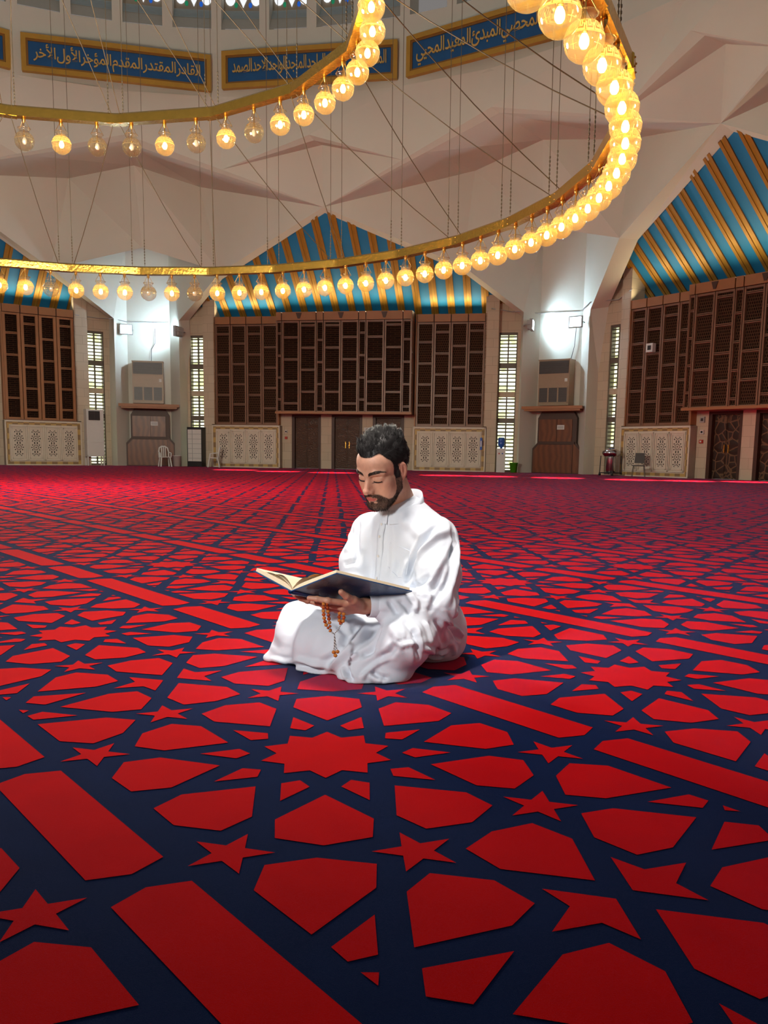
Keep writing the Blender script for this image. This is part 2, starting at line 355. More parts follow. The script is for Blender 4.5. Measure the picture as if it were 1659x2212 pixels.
build_vault(0, V['a0'], [V['j0R'], V['q0R']], [V['j1L'], V['q1L']], 'ceiling_vault_front', 'blue gable vault with gold battens above the middle wall')
build_vault(1, V['a1'], [V['j1R'], V['q1R']], [V['j2L'], V['q2L']], 'ceiling_vault_right', 'blue gable vault with gold battens above the right wall')
build_vault(-1, V['am'], [V['jmR'], V['qmR']], [V['j0L'], V['q0L']], 'ceiling_vault_left', 'blue gable vault with gold battens above the left wall')

# ------------------------------------------------------------------ drum: clerestory windows and calligraphy
def clerestory():
    n = 0; step = .1325
    b = MB()
    for i in range(-8, 9):                                   # piers between the windows and the wall above
        kc = -.0725+step*i; hw = .0525
        k0, k1 = kc+hw, kc+step-hw
        for (ka, kb, r, z0, z1) in ((k0, k1, RD, 16.55, 20.5),):
            b.quad(reg(r, z0, ka), reg(r, z0, kb), reg(r, z1, kb), reg(r, z1, ka))
        b.quad(reg(RD, 16.55, kc-hw), reg(RD, 16.55, kc+hw), reg(RD, 16.83, kc+hw), reg(RD, 16.83, kc-hw))
        for ks in (kc-hw, kc+hw):
            b.quad(reg(RD, 16.55, ks), reg(RD+.9, 16.55, ks), reg(RD+.9, 20.5, ks), reg(RD, 20.5, ks))
    b.build('wall_drum', M['paint'], kind='structure', label='white drum wall with piers between the clerestory windows', cat='wall')
    for i in range(-5, 3):
        kc = -.0725+step*i; n += 1; hw = .0525
        r = thing('window_%d' % n, 'clerestory window with stained glass above its pale sloping sill, %s from the left' % ordinal(n), 'window', reg(0, 0, 0), 0, kind='structure')
        o = Vector(reg(0, 0, 0)); P = lambda rr, z, k: tuple(Vector(reg(rr, z, k))-o)
        s = MB(); s.quad(P(RD-.02, 16.84, kc-hw), P(RD-.02, 16.84, kc+hw), P(RD+.7, 17.83, kc+hw), P(RD+.7, 17.83, kc-hw))
        for q in range(6):                                    # stepped blue louvre lines on the sill
            t0 = .55+.07*q; t1 = t0+.03
            s.box(0,0,0,0,0,0) if False else None
            A = [P(RD-.05+.72*t, 16.84+.99*t, k) for t, k in ((t0, kc-hw), (t0, kc+hw), (t1, kc+hw), (t1, kc-hw))]
            s.poly(A, 1)
        s.build('sill', [M['sill'], M['sill_line']], r)
        g = MB(); g.quad(P(RD+.7, 17.83, kc-hw), P(RD+.7, 17.83, kc+hw), P(RD+.7, 20.4, kc+hw), P(RD+.7, 20.4, kc-hw)); g.build('tracery', M['cane'], r)
        pn = MB()
        for (dx, dz, w, h, mi, tip) in ((0, .45, .36, .75, 0, -1), (-.5, .42, .40, .55, 0, 0), (.5, .42, .40, .55, 0, 0), (-.86, .35, .20, .35, 1, 0), (.86, .35, .20, .35, 2, 0), (-.28, .18, .14, .2, 3, 0), (.28, .18, .14, .2, 2, 0)):
            pts = []
            for q in range(14):
                a = 2*math.pi*q/14; ww = math.cos(a)*w/2; hh = math.sin(a)*h/2
                if tip and hh < 0: ww *= (1+hh/(h/2))*.9+.1
                pts.append((dx+ww, dz+hh))
            pn.poly([P(RD+.66, 17.83+y, kc+x/(RD+.7)/(math.pi/4)) for x, y in pts], mi)
        pn.build('pane', [M['daylit_glass'], M['glass_red'], M['glass_blue'], M['glass_green']], r)
M['sill'] = mat('pale_window_sill', (.46, .44, .38), .7, var=.12)
M['sill_line'] = mat('pale_blue_sill_line', (.42, .58, .66), .5, var=.1)
clerestory()

def shape_ar(words):
    """right-to-left words of presentation forms -> visual order string"""
    return ' '.join(words)[::-1]
FORMS = {}
for _c, _f in {'ا':'FE8D FE8E','أ':'FE83 FE84','ب':'FE8F FE90 FE91 FE92','ت':'FE95 FE96 FE97 FE98','ج':'FE9D FE9E FE9F FEA0','ح':'FEA1 FEA2 FEA3 FEA4','خ':'FEA5 FEA6 FEA7 FEA8','د':'FEA9 FEAA','ذ':'FEAB FEAC','ر':'FEAD FEAE','ص':'FEB9 FEBA FEBB FEBC','ع':'FEC9 FECA FECB FECC','ق':'FED5 FED6 FED7 FED8','ل':'FEDD FEDE FEDF FEE0','م':'FEE1 FEE2 FEE3 FEE4','ن':'FEE5 FEE6 FEE7 FEE8','و':'FEED FEEE','ؤ':'FE85 FE86','ي':'FEF1 FEF2 FEF3 FEF4','ئ':'FE89 FE8A FE8B FE8C'}.items():
    FORMS[_c] = [chr(int(h, 16)) for h in _f.split()]
def arabic(s):
    out = []
    for w in s.split(' '):
        g = []; prev = False; i = 0
        while i < len(w):
            c = w[i]
            if c == 'ل' and i+1 < len(w) and w[i+1] in 'اأ':
                g.append(chr((0xFEFB if w[i+1] == 'ا' else 0xFEF7)+(1 if prev else 0))); prev = False; i += 2; continue
            f = FORMS[c]; nxt = len(f) == 4 and i+1 < len(w)
            g.append(f[(2 if nxt else 0)+(1 if prev else 0)] if len(f) == 4 else f[1 if prev else 0]); prev = nxt; i += 1
        out.append(''.join(g))
    return ' '.join(out)[::-1]
def calligraphy(kc, half, z0, z1, text, label, name='calligraphy_panel'):
    w = 2*RD*math.sin(half*math.pi/4)*1.0; h = z1-z0
    rr = RD*math.cos(half*math.pi/4)-.12
    q = CEN+Nv(kc)*rr
    r = thing(name, label, 'calligraphy panel', (q.x, q.y, z0), -(YAW+kc*math.pi/4), 'calligraphy panels around the drum')
    b = MB(); fr = .17
    for x0, x1, a, c in ((-w/2, w/2, 0, fr), (-w/2, w/2, h-fr, h), (-w/2, -w/2+fr, fr, h-fr), (w/2-fr, w/2, fr, h-fr)): b.box(x0, x1, -.10, .1, a, c)
    f2 = fr+.07
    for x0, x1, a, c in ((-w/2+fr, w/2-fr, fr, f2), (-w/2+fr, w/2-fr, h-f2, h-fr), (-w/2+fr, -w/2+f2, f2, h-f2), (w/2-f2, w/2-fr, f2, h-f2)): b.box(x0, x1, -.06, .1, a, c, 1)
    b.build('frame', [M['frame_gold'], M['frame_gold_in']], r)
    b = MB(); b.box(-w/2+f2, w/2-f2, -.02, .1, f2, h-f2); b.build('board', M['panel_blue'], r)
    cu = bpy.data.curves.new('lettering', 'FONT'); cu.body = arabic(text); cu.size = 1.0; cu.extrude = .015; cu.offset = .008
    cu.space_word = .25; cu.space_character = .94; cu.resolution_u = 5
    o = bpy.data.objects.new('lettering', cu); COL.objects.link(o); bpy.context.view_layer.update()
    me = bpy.data.meshes.new_from_object(o); bpy.data.objects.remove(o); me.name = 'lettering'
    co = np.array([v.co[:] for v in me.vertices]); lo, hi = co.min(0), co.max(0)
    tw, th = w-2*f2-.35, h-2*f2-.12
    s = np.array([tw/(hi[0]-lo[0]), th/(hi[1]-lo[1]), 1.]); co = (co-(lo+hi)/2)*s
    new = np.stack([co[:, 0], -.045+co[:, 2]*-1, co[:, 1]+h/2], 1)
    me.vertices.foreach_set('co', new.ravel()); me.update(); me.materials.clear(); me.materials.append(M['letter'])
    link('lettering', me, r)
calligraphy(-.534, .247, 14.52, 15.82, 'القادر المقتدر المقدم المؤخر الأول الآخر'.replace('آ', 'أ'), 'gold framed blue calligraphy panel at the left, whole and unobstructed by the brass ring')
calligraphy(-.006, .247, 14.62, 15.97, 'المميت الحي القيوم الواجد الماجد الواحد الاحد الصمد', 'gold framed blue calligraphy panel crossed by the upper brass ring')
calligraphy(.52, .247, 14.6, 16.0, 'الحميد المحصي المبدئ المعيد المحيي', 'gold framed blue calligraphy panel slanting up behind the largest glass globes')
calligraphy(-1.06, .247, 14.5, 15.8, 'الباطن'.replace('ط', 'ت')+' الاخر الاول', 'gold framed blue calligraphy panel cut by the left frame edge')
# ------------------------------------------------------------------ walls with their openings
SIDE = {0: 'front', 1: 'right', -1: 'left'}
def build_wall(k, doors, wins, x0, x1):
    b = MB(); T = .5
    def blk(xa, xb, za, zb, y0=0.): b.box(xa, xb, y0, T, za, zb)
    def seg(xa, xb, z):                                             # low behind the screens, high beside them
        for a, c, top in ((xa, min(xb, -6.5), 8.3), (max(xa, -6.5), min(xb, 6.5), 6.8), (max(xa, 6.5), xb, 8.3)):
            if c-a > .001: blk(a, c, z, top)
    cuts = sorted(doors+wins); x = x0
    for xa, xb, za, zb in cuts:
        seg(x, xa, 0)
        if za > 0: blk(xa, xb, 0, za)
        seg(xa, xb, zb); x = xb
    seg(x, x1, 0)
    for s in (-1, 1):
        if k == 1 and s < 0: b.box(-6.95, -6.48, -.36, 0, 2.06, 8.9); b.box(-6.95, -6.64, -.36, 0, 0, 2.06)
        elif x0 < s*6.75 < x1: (b.box(s*6.75-.3, s*6.75+.3, -.36, 0, 2.06, 8.9), b.box(min(s*6.64, s*7.05), max(s*6.64, s*7.05), -.36, 0, 0, 2.06))
    for xa, xb, za, zb in doors:                                    # stone posts between the doors
        pass
    (loc, rz) = wall_root(k)
    return b.build('wall_'+SIDE[k], M['stone'], kind='structure', label={0:'cream stone wall in the middle holding three carved doors', 1:'cream stone wall slanting towards the camera at the right', -1:'cream stone wall at the far left'}[k], cat='wall', loc=loc, rotz=rz)
D3 = [(-2.73, -1.28, 0, 2.56), (-.76, .74, 0, 2.56), (1.24, 2.75, 0, 2.56)]
WN = [(-7.9, -7.07, .02, 6.3), (7.07, 7.9, .02, 6.3)]
build_wall(0, D3, WN, -8.7, 8.7)
build_wall(1, D3, [(-7.80, -6.97, .02, 6.3)], -8.7, 9.9)
build_wall(-1, [], WN[1:], -9.9, 8.7)

M['outside'] = tex_mat('sunlit_garden_glass', 'voronoi', (.95, .95, .80), (.55, .60, .25), scale=2.2, p0=.25, p1=.75)
def garden_glass():
    m = M['outside']; nt = m.node_tree; nt.nodes['Principled BSDF']
    b = nt.nodes['Principled BSDF']; src = b.inputs['Base Color'].links[0].from_socket
    nt.links.new(src, b.inputs['Emission Color']); b.inputs['Emission Strength'].default_value = 2.6
    b.inputs['Base Color'].links and nt.links.remove(b.inputs['Base Color'].links[0]); b.inputs['Base Color'].default_value = (.1, .1, .08, 1)
garden_glass()
wn = [8]
def slit_window(k, x0, x1, label):
    wn[0] += 1; (loc, rz) = wall_root(k)
    r = thing('window_%d' % wn[0], label, 'window', loc, rz, kind='structure')
    w = x1-x0; xm = (x0+x1)/2
    f = MB()
    for a, c in ((.02, .10), (2.25, 2.47), (3.42, 3.66), (4.72, 4.95), (6.2, 6.3)): f.box(x0, x1, .05, .30, a, c, 1 if a == 3.42 else 0)
    for xa in (x0, x1-.05): f.box(xa, xa+.05, .05, .30, .02, 6.3)
    f.box(xm-.03, xm+.03, .1, .2, .02, 6.3)
    f.build('frame', [M['slat'], M['stone']], r)
    s = MB()
    for za, zb in ((.1, 2.25), (2.47, 3.42), (3.66, 4.72), (4.95, 6.2)):
        n = int((zb-za)/.155)
        for i in range(n):
            z = za+(i+.5)*(zb-za)/n
            s.add([(x0, .10, z-.035), (x1, .10, z-.035), (x1, .19, z+.025), (x0, .19, z+.025), (x0, .10, z-.022), (x1, .10, z-.022), (x1, .19, z+.038), (x0, .19, z+.038)],
                  [(0,1,2,3),(4,7,6,5),(0,4,5,1),(2,6,7,3)])
    s.build('louvre', M['slat'], r)
    p = MB(); p.box(x0, x1, .38, .40, .02, 6.3); p.build('pane', M['outside'], r)
slit_window(-1, 7.07, 7.9, 'tall louvred slit window behind the white air conditioner')
slit_window(0, -7.9, -7.07, 'tall louvred slit window right of the left pillar')
slit_window(0, 7.07, 7.9, 'tall louvred slit window behind the water dispenser')
slit_window(1, -7.80, -6.97, 'tall louvred slit window right of the right pillar')

dn = [0]
def door(k, x0, x1, m, label, handles):
    dn[0] += 1; (loc, rz) = wall_root(k)
    r = thing('door_%d' % dn[0], label, 'door', loc, rz, kind='structure')
    f = MB()
    for xa in (x0, x1-.14): f.box(xa, xa+.14, .02, .45, 0, 2.56)
    f.box(x0, x1, .02, .45, 2.44, 2.56)
    f.build('frame', M['wood_dark'], r)
    xm = (x0+x1)/2
    for xa, xb in ((x0+.14, xm-.005), (xm+.005, x1-.14)):
        l = MB(); l.box(xa, xb, .22, .30, .01, 2.44)
        for a, c in ((.06, 1.05), (1.15, 2.36)): l.box(xa+.05, xb-.05, .19, .22, a, c)
        l.build('leaf', m, r)
    if handles:
        h = MB()
        for s in (-1, 1): h.box(xm+s*.09-.02, xm+s*.09+.02, .15, .19, 1.0, 1.3)
        h.build('handle', M['brass'], r)
door(0, *D3[0][:2], M['door'], 'carved dark wooden double door left of the three under the bay', False)
door(0, *D3[1][:2], M['door'], 'carved dark wooden double door in the middle of the three', True)
door(0, *D3[2][:2], M['door'], 'carved dark wooden double door partly behind the reader', False)
door(1, *D3[0][:2], M['door_gate'], 'dark double door with arabesque straps on the right wall', True)
door(1, *D3[1][:2], M['door_gate'], 'dark arabesque door cut off by the right frame edge', True)

# ------------------------------------------------------------------ lattice screens
def columns(r, xs, y, z0, z1, pat, pitch=.95, post_w=.15, lat=None, pm=None, narrow=()):
    lat = lat or M['lattice']; pm = pm or M['bronze']
    for i in range(len(xs)-1):
        a, c = xs[i], xs[i+1]
        b = MB(); b.box(a, c, y+.10, y+.16, z0, z1); b.build('lattice', lat, r)
        g = MB(); pw = post_w if i not in narrow else post_w*.6
        for xa in (a+.015, c-pw/2): g.box(xa, xa+pw/2-.015, y-.02, y+.12, z0, z1)
        z = z0+pitch*pat[i % len(pat)]
        while z < z1-.1:
            g.box(a+pw/2, c-pw/2, y, y+.12, z-.045, z-.012); g.box(a+pw/2, c-pw/2, y, y+.12, z+.012, z+.045); z += pitch
        for z in (z0+.04, z1-.04): g.box(a+pw/2, c-pw/2, y, y+.12, z-.04, z+.04)
        g.build('column_frame', pm, r)
def headers(r, xs, y, z0, z1, gap=.05, notch=()):
    for i in range(len(xs)-1):
        h = MB(); h.box(xs[i]+gap/2, xs[i+1]-gap/2, y-.06, y+.2, z0, z1)
        if i in notch:
            xm = (xs[i]+xs[i+1])/2
            h.prism([(xm-.14, y-.061, z1-.04), (xm+.14, y-.061, z1-.04), (xm+.05, y-.061, z1-.30), (xm-.05, y-.061, z1-.30)], (0, -.03, 0), 1)
        h.build('header', [M['copper'], M['wood_dark']], r)
    b = MB(); b.box(xs[0], xs[-1], y+.02, y+.22, z0, z1-.03); b.build('header_backing', M['wood_dark'], r)
def flat_screen(k, s, label, dark=False):
    (loc, rz) = wall_root(k)
    r = thing('lattice_screen', label, 'lattice screen', loc, rz, 'flat lattice screens beside the bays')
    xs = [s*3.33+s*.78*i for i in range(5)]; xs = sorted(xs)
    columns(r, xs, -.3, 2.08, 6.74, (.45, .98, .45, .80) if s < 0 else (.98, .45, .80, .5), lat=M['lattice_dark'] if dark else None, pm=M['copper'] if dark else None, post_w=.28 if dark else .17)
    headers(r, xs, -.3, 6.76, 7.1)
    for x in (xs[0]-.06, xs[-1]):
        b = MB(); b.box(x, x+.06, -.36, 0, 2.05, 7.1); b.build('side_board', M['copper'], r)
    b = MB(); b.box(xs[0], xs[-1], -.30, -.1, 2.03, 2.09); b.build('bottom_rail', M['bronze'], r)
def bay(k, label):
    (loc, rz) = wall_root(k)
    r = thing('lattice_bay', label, 'lattice bay', loc, rz, 'projecting lattice bays over the doors')
    xs = [-3.2, -2.91, -2.07, -1.26, -.92, -.10, .73, 1.07, 1.93, 2.78, 3.2]
    columns(r, xs, -1.0, 2.62, 6.78, (.6, .42, .95, .3, .95, .42, .6, .42, .95, .3), pitch=1.0, post_w=.16, narrow=(0, 3, 6, 9), lat=M['lattice'] if k else M['lattice_dark'])
    headers(r, [-3.2, -2.91, -1.26, -.92, .73, 1.07, 2.78, 3.2], -1.0, 6.8, 7.17, notch=(1, 3, 5))
    for x in (-3.2, 3.12):
        b = MB(); b.box(x, x+.08, -1.0, -.05, 2.62, 7.17)
        sx = x-.02 if x < 0 else x+.08
        for z in (2.62, 3.5, 4.4, 5.3, 6.2, 6.75): b.box(sx, sx+.02, -.95, -.3, z, z+.07)
        b.build('side_panel', M['bronze'], r)
    b = MB(); b.box(-3.2, 3.2, -1.0, -.02, 2.57, 2.62); b.box(-3.24, 3.24, -1.05, -.98, 2.56, 2.66); b.build('bottom_rail', M['copper'], r)
    b = MB(); b.box(-3.2, 3.2, -.95, -.02, 7.1, 7.15); b.build('top_board', M['wood_dark'], r)
flat_screen(-1, 1, 'dark slatted screen with wide orange brown posts on the left wall', dark=True)
flat_screen(0, -1, 'brown lattice screen left of the middle bay')
flat_screen(0, 1, 'brown lattice screen right of the middle bay')
flat_screen(1, -1, 'brown lattice screen with purple brown frames on the right wall')
bay(0, 'projecting brown lattice bay above the three doors')
bay(1, 'projecting brown lattice bay cut by the right frame edge')

for k, x0, x1 in ((0, -6.3, -3.4), (0, -3.0, 3.0), (0, 3.4, 6.3), (1, -6.3, -3.4), (1, -3.0, 3.0), (-1, 3.4, 6.3)):      # tube lamps lying on top of the screens
    c = wp(k, (x0+x1)/2, -.62 if abs(x0) < 3.2 else -.2, 7.22); q = Vector(wp(k, (x0+x1)/2, -2.6, 10.5))
    o = lamp('screen_top_tube', 'AREA', c, q, 11*(x1-x0), (1.0, .84, .50), size=x1-x0, size_y=.12)
    z = (Vector(c)-q).normalized(); x = Tv(k); y = z.cross(x).normalized(); o.rotation_euler = Matrix((x, y, z)).transposed().to_euler()

# ------------------------------------------------------------------ pierced marble dado screens
def dado(k, s, label):
    (loc, rz) = wall_root(k)
    r = thing('pierced_dado_screen', label, 'stone screen', loc, rz, 'pierced cream dado screens')
    x0, x1 = (3.24, 6.62) if s > 0 else (-6.62, -3.2)
    b = MB(); b.box(x0, x1, -.40, -.03, 0, 2.0)
    for xa, xb, za, zb in ((x0, x1, 0, .05), (x0, x1, 1.95, 2.02), (x0, x0+.06, 0, 2.0), (x1-.06, x1, 0, 2.0)): b.box(xa, xb, -.44, -.03, za, zb)
    b.build('slab', M['marble'], r)
    m = MB()
    for xa, xb, za, zb in ((x0+.06, x1-.06, .05, .17), (x0+.06, x1-.06, 1.83, 1.95), (x0+.06, x0+.18, .17, 1.83), (x1-.18, x1-.06, .17, 1.83)): m.box(xa, xb, -.415, -.40, za, zb)
    m.build('mosaic_border', M['mosaic'], r)
    w = (x1-x0-.40)/4
    for i in range(4):
        a = x0+.20+i*w; c = a+w; p = MB()
        for o, d in ((0.015, .05), (.10, .03)):
            for xa, xb, za, zb in ((a+o, c-o, .2+o, .2+o+.05), (a+o, c-o, 1.75-o, 1.80-o), (a+o, a+o+.045, .2+o, 1.8-o), (c-o-.045, c-o, .2+o, 1.8-o)): p.box(xa, xb, -.40-d, -.40, za, zb)
        xm = (a+c)/2
        def kite(cx, cz, ang, l, ww):
            ca, sa = math.cos(ang), math.sin(ang); pts = [(0, -l/2), (ww/2, 0), (0, l/2), (-ww/2, 0)]
            q = [(cx+x*ca-y*sa, -.403, cz+x*sa+y*ca) for x, y in pts]
            if all(abs(t[0]-xm) < .225 and .40 < t[2] < 1.62 for t in q): p.poly(q, 1)
        for row in range(4):
            cz = .41+.40*row
            for rr, n, l, ww, off in ((.0, 1, .07, .07, 0), (.105, 10, .085, .04, 0), (.185, 10, .075, .062, .5)):
                for j in range(n):
                    an = (j+off)*2*math.pi/n
                    kite(xm+rr*math.sin(an), cz+rr*math.cos(an), -an, l, ww)
        p.build('pierced_panel', [M['marble'], M['hole_shade']], r)
dado(-1, 1, 'pierced cream stone screen under the dark slatted screen at the left')
dado(0, -1, 'pierced cream stone screen left of the three doors')
dado(0, 1, 'pierced cream stone screen right of the three doors')
dado(1, -1, 'pierced cream stone screen on the right wall behind the black chair')

# ------------------------------------------------------------------ things at the pillars
def heater(k, dx, label):
    (loc, rz) = corner_root(k)
    r = thing('wall_heater', label, 'heater', loc, rz, 'wall heaters on the pillars')
    y0 = 24.95
    b = MB(); b.box(dx-.82, dx+.62, y0, 25.58, 3.0, 5.0)
    b.box(dx-.84, dx+.64, y0-.02, 25.58, 4.96, 5.0); b.build('casing', M['heater'], r)
    t = MB(); t.box(dx-.78, dx+.58, y0-.03, y0, 4.38, 4.92)
    for i in range(5): t.box(dx-.78, dx+.58, y0-.05, y0-.03, 4.42+.1*i, 4.45+.1*i)
    t.build('upper_grille', M['heater_dark'], r)
    for i in range(3):
        g = MB(); xa = dx-.78+i*.455; g.box(xa+.03, xa+.42, y0-.02, y0, 3.14, 3.76)
        for q in (3.10, 3.76): g.box(xa, xa+.45, y0-.04, y0, q, q+.04, 1)
        for q in (xa, xa+.42): g.box(q, q+.03, y0-.04, y0, 3.1, 3.8, 1)
        for q in range(5): g.box(xa+.03, xa+.42, y0-.035, y0-.02, 3.2+.11*q, 3.23+.11*q)
        g.build('front_grille', [M['heater_dark'], M['heater']], r)
    d = MB(); d.box(dx+.42, dx+.54, y0-.03, y0, 4.02, 4.16); d.lathe([(.04, 0), (.04, .03), (0, .03)], 12, (dx+.48, y0-.045, 4.08)); d.build('control_knob', M['plastic_white'], r)
heater(-.5, .05, 'beige wall heater on the left pillar'); heater(.5, .12, 'beige wall heater on the right pillar')
def ledge(k, dx, label):
    (loc, rz) = corner_root(k)
    b = MB(); b.prism([(dx-1.4, 24.45, 2.82), (dx+1.4, 24.45, 2.82), (dx+1.15, 25.55, 2.82), (dx-1.15, 25.55, 2.82)], (0, 0, .13))
    b.prism([(dx-1.3, 24.52, 2.74), (dx+1.3, 24.52, 2.74), (dx+1.1, 25.55, 2.74), (dx-1.1, 25.55, 2.74)], (0, 0, .08))
    b.build('wall_shelf', M['copper'], label=label, cat='shelf', loc=loc, rotz=rz, group='wooden ledges under the heaters')
ledge(-.5, 0, 'wooden ledge under the heater on the left pillar'); ledge(.5, .15, 'wooden ledge under the heater on the right pillar')
def niche_cupboard(k, dx, label, notes):
    (loc, rz) = corner_root(k)
    r = thing('niche_cupboard', label, 'cupboard', loc, rz, 'reddish niche cupboards')
    y = 25.3
    b = MB(); b.prism([(dx-1.15, y, 0), (dx+1.15, y, 0), (dx+1.15, y, 1.1), (dx+.92, y, 1.36), (dx+.92, y, 2.45), (dx+.75, y, 2.74), (dx-.75, y, 2.74), (dx-.92, y, 2.45), (dx-.92, y, 1.36), (dx-1.15, y, 1.1)][::-1], (0, .26, 0)); b.build('body', M['wood_dark'], r)
    for xa, xb in ((dx-.84, dx+.0), (dx+.02, dx+.72)):
        d = MB(); d.box(xa, xb, y-.04, y, 1.42, 2.40); d.build('upper_door', M['wood'], r)
    d = MB(); d.prism([(dx-1.08, y, .03), (dx+.78, y, .03), (dx+.78, y, 1.28), (dx-.84, y, 1.28), (dx-1.08, y, 1.02)][::-1], (0, -.04, 0)); d.build('lower_door', M['wood'], r)
    c = MB(); c.prism([(dx+.80, y, .03), (dx+1.10, y, .03), (dx+1.10, y, 1.02), (dx+.86, y, 1.3), (dx+.80, y, 1.3)][::-1], (0, -.03, 0)); c.build('side_panel', M['wood'], r)
    tr = MB(); tr.box(dx-.86, dx+.86, y-.06, y, 1.30, 1.41); tr.build('middle_rail', M['wood_dark'], r)
    n = MB(); n.box(dx+.02, dx+.36, y-.052, y-.042, 1.95, 2.15)
    for q in range(3): n.box(dx+.06, dx+.32, y-.054, y-.052, 2.0+.04*q, 2.012+.04*q, 1)
    n.build('paper_notice', [M['paper'], M['ink']], label='white paper notice pinned on the %s' % notes, cat='notice', loc=loc, rotz=rz)
niche_cupboard(-.5, 0, 'reddish brown cupboard filling the left pillar niche behind a white chair', 'left pillar cupboard')
niche_cupboard(.5, .13, 'reddish brown cupboard filling the right pillar niche', 'right pillar cupboard')

def flood(loc, aim, label, power, wide=True):
    d = Vector(aim)-Vector(loc); rz = math.atan2(d.y, d.x)+math.pi/2; tilt = 0
    r = thing('floodlight', label, 'floodlight', loc, rz, 'floodlights on the pillars')
    b = MB(); b.prism([(-.30, -.06, -.24), (.30, -.06, -.24), (.30, -.06, .24), (-.30, -.06, .24)], (0, .10, 0)); b.prism([(-.22, .04, -.18), (.22, .04, -.18), (.22, .04, .18), (-.22, .04, .18)], (0, .12, 0))
    for x0, x1, z0, z1 in ((-.30, .30, -.24, -.20), (-.30, .30, .20, .24), (-.30, -.26, -.2, .2), (.26, .30, -.2, .2)): b.box(x0, x1, -.09, -.06, z0, z1)
    b.build('housing', M['metal_grey'], r)
    g = MB(); g.box(-.25, .25, -.075, -.062, -.19, .19); g.build('lens', M['flood'], r)
    k = MB(); k.tube([(-.32, 0, 0), (-.32, .2, -.02), (0, .34, -.02), (.32, .2, -.02), (.32, 0, 0)], .02, 6); k.build('bracket', M['metal_grey'], r)
    l = lamp('floodlight_beam', 'SPOT', Vector(loc)+d.normalized()*.12, aim, power, (.62, .84, 1.0), size=.2, spot=2.6, blend=.6)
fl = regc(24.95, -1.0, 6.42, -.5); flood(fl, (fl[0]+3.5, fl[1]-10, 4.0), 'glaring floodlight on the left side of the left pillar', 380)
fl = regc(24.35, 1.42, 6.35, -.5); flood(fl, regc(25.5, -.6, 7.2, -.5), 'floodlight turned sideways on the right edge of the left pillar', 460)
fl = regc(24.75, -1.05, 6.5, .5); flood(fl, regc(25.4, 1.2, 6.6, .5), 'white floodlight at the left edge of the right pillar', 460)
fl = regc(24.65, 1.05, 6.48, .5); flood(fl, (fl[0]-6, fl[1]-9, 5.5), 'glaring floodlight on the right side of the right pillar', 330)

# surface wiring along the wall
def cable(name, P, r, m, label, cat='cable'): b = MB(); b.tube(P, r, 5); return b.build(name, m, label=label, cat=cat)
cable('wall_cable', [wp(0, 6.7, -.42, 7.3), wp(0, 7.6, -.05, 7.2), regc(24.6, -1.62, 7.1, .5), regc(25.5, -1.0, 7.1, .5), regc(25.55, .9, 7.05, .5), regc(24.6, 1.66, 7.25, .5), wp(1, -7.4, -.05, 7.3), wp(1, -6.4, -.42, 7.55)], .022, M['metal_grey'], 'pale cable running along the top of the right pillar')
cable('wall_cable', [wp(-1, 6.5, -.42, 6.9), wp(-1, 7.6, -.03, 6.9), regc(24.6, -1.6, 6.85, -.5), regc(25.5, -1.0, 6.85, -.5), regc(25.55, .95, 6.9, -.5)], .02, M['metal_grey'], 'pale cable running along the top of the left pillar')
cable('wall_cable', [regc(25.52, .1, 5.0, -.5), regc(25.52, .12, 5.6, -.5), regc(25.52, .3, 5.9, -.5), regc(25.52, .3, 6.6, -.5)], .015, M['heater_dark'], 'thin dark cable rising from the heater of the left pillar')
cable('wall_cable', [regc(25.52, .55, 5.0, .5), regc(25.52, .7, 5.6, .5), regc(25.52, .75, 6.5, .5)], .015, M['heater_dark'], 'thin dark cable rising from the heater of the right pillar')

# ------------------------------------------------------------------ loose things along the walls
def at(k, x, inw): return wp(k, x, -inw, 0)
def air_conditioner():
    r = thing('air_conditioner', 'white floor standing air conditioner on a low stand by the left window', 'air conditioner', at(-1, 7.15, .6), -(YAW-math.pi/4))
    b = MB(); b.box(-.40, .40, -.2, .25, .48, 2.62); b.box(-.42, .42, -.22, .26, 1.1, 1.13); b.build('cabinet', M['plastic_white'], r)
    g = MB(); g.box(-.30, .22, -.23, -.2, 2.12, 2.54)
    for i in range(7): g.box(-.30, .22, -.25, -.23, 2.14+.055*i, 2.165+.055*i, 1)
    g.box(-.05, -.02, -.25, -.23, 2.12, 2.54, 1); g.build('outlet_grille', [M['black'], M['heater_dark']], r)
    for x in (-.40, .34):
        for y in (-.2, .19): l = MB(); l.box(x, x+.06, y, y+.06, 0, .48); l.build('leg', M['plastic_white'], r)
    s = MB(); s.box(-.40, .40, -.2, .25, .42, .48); s.build('stand_top', M['plastic_white'], r)
air_conditioner()
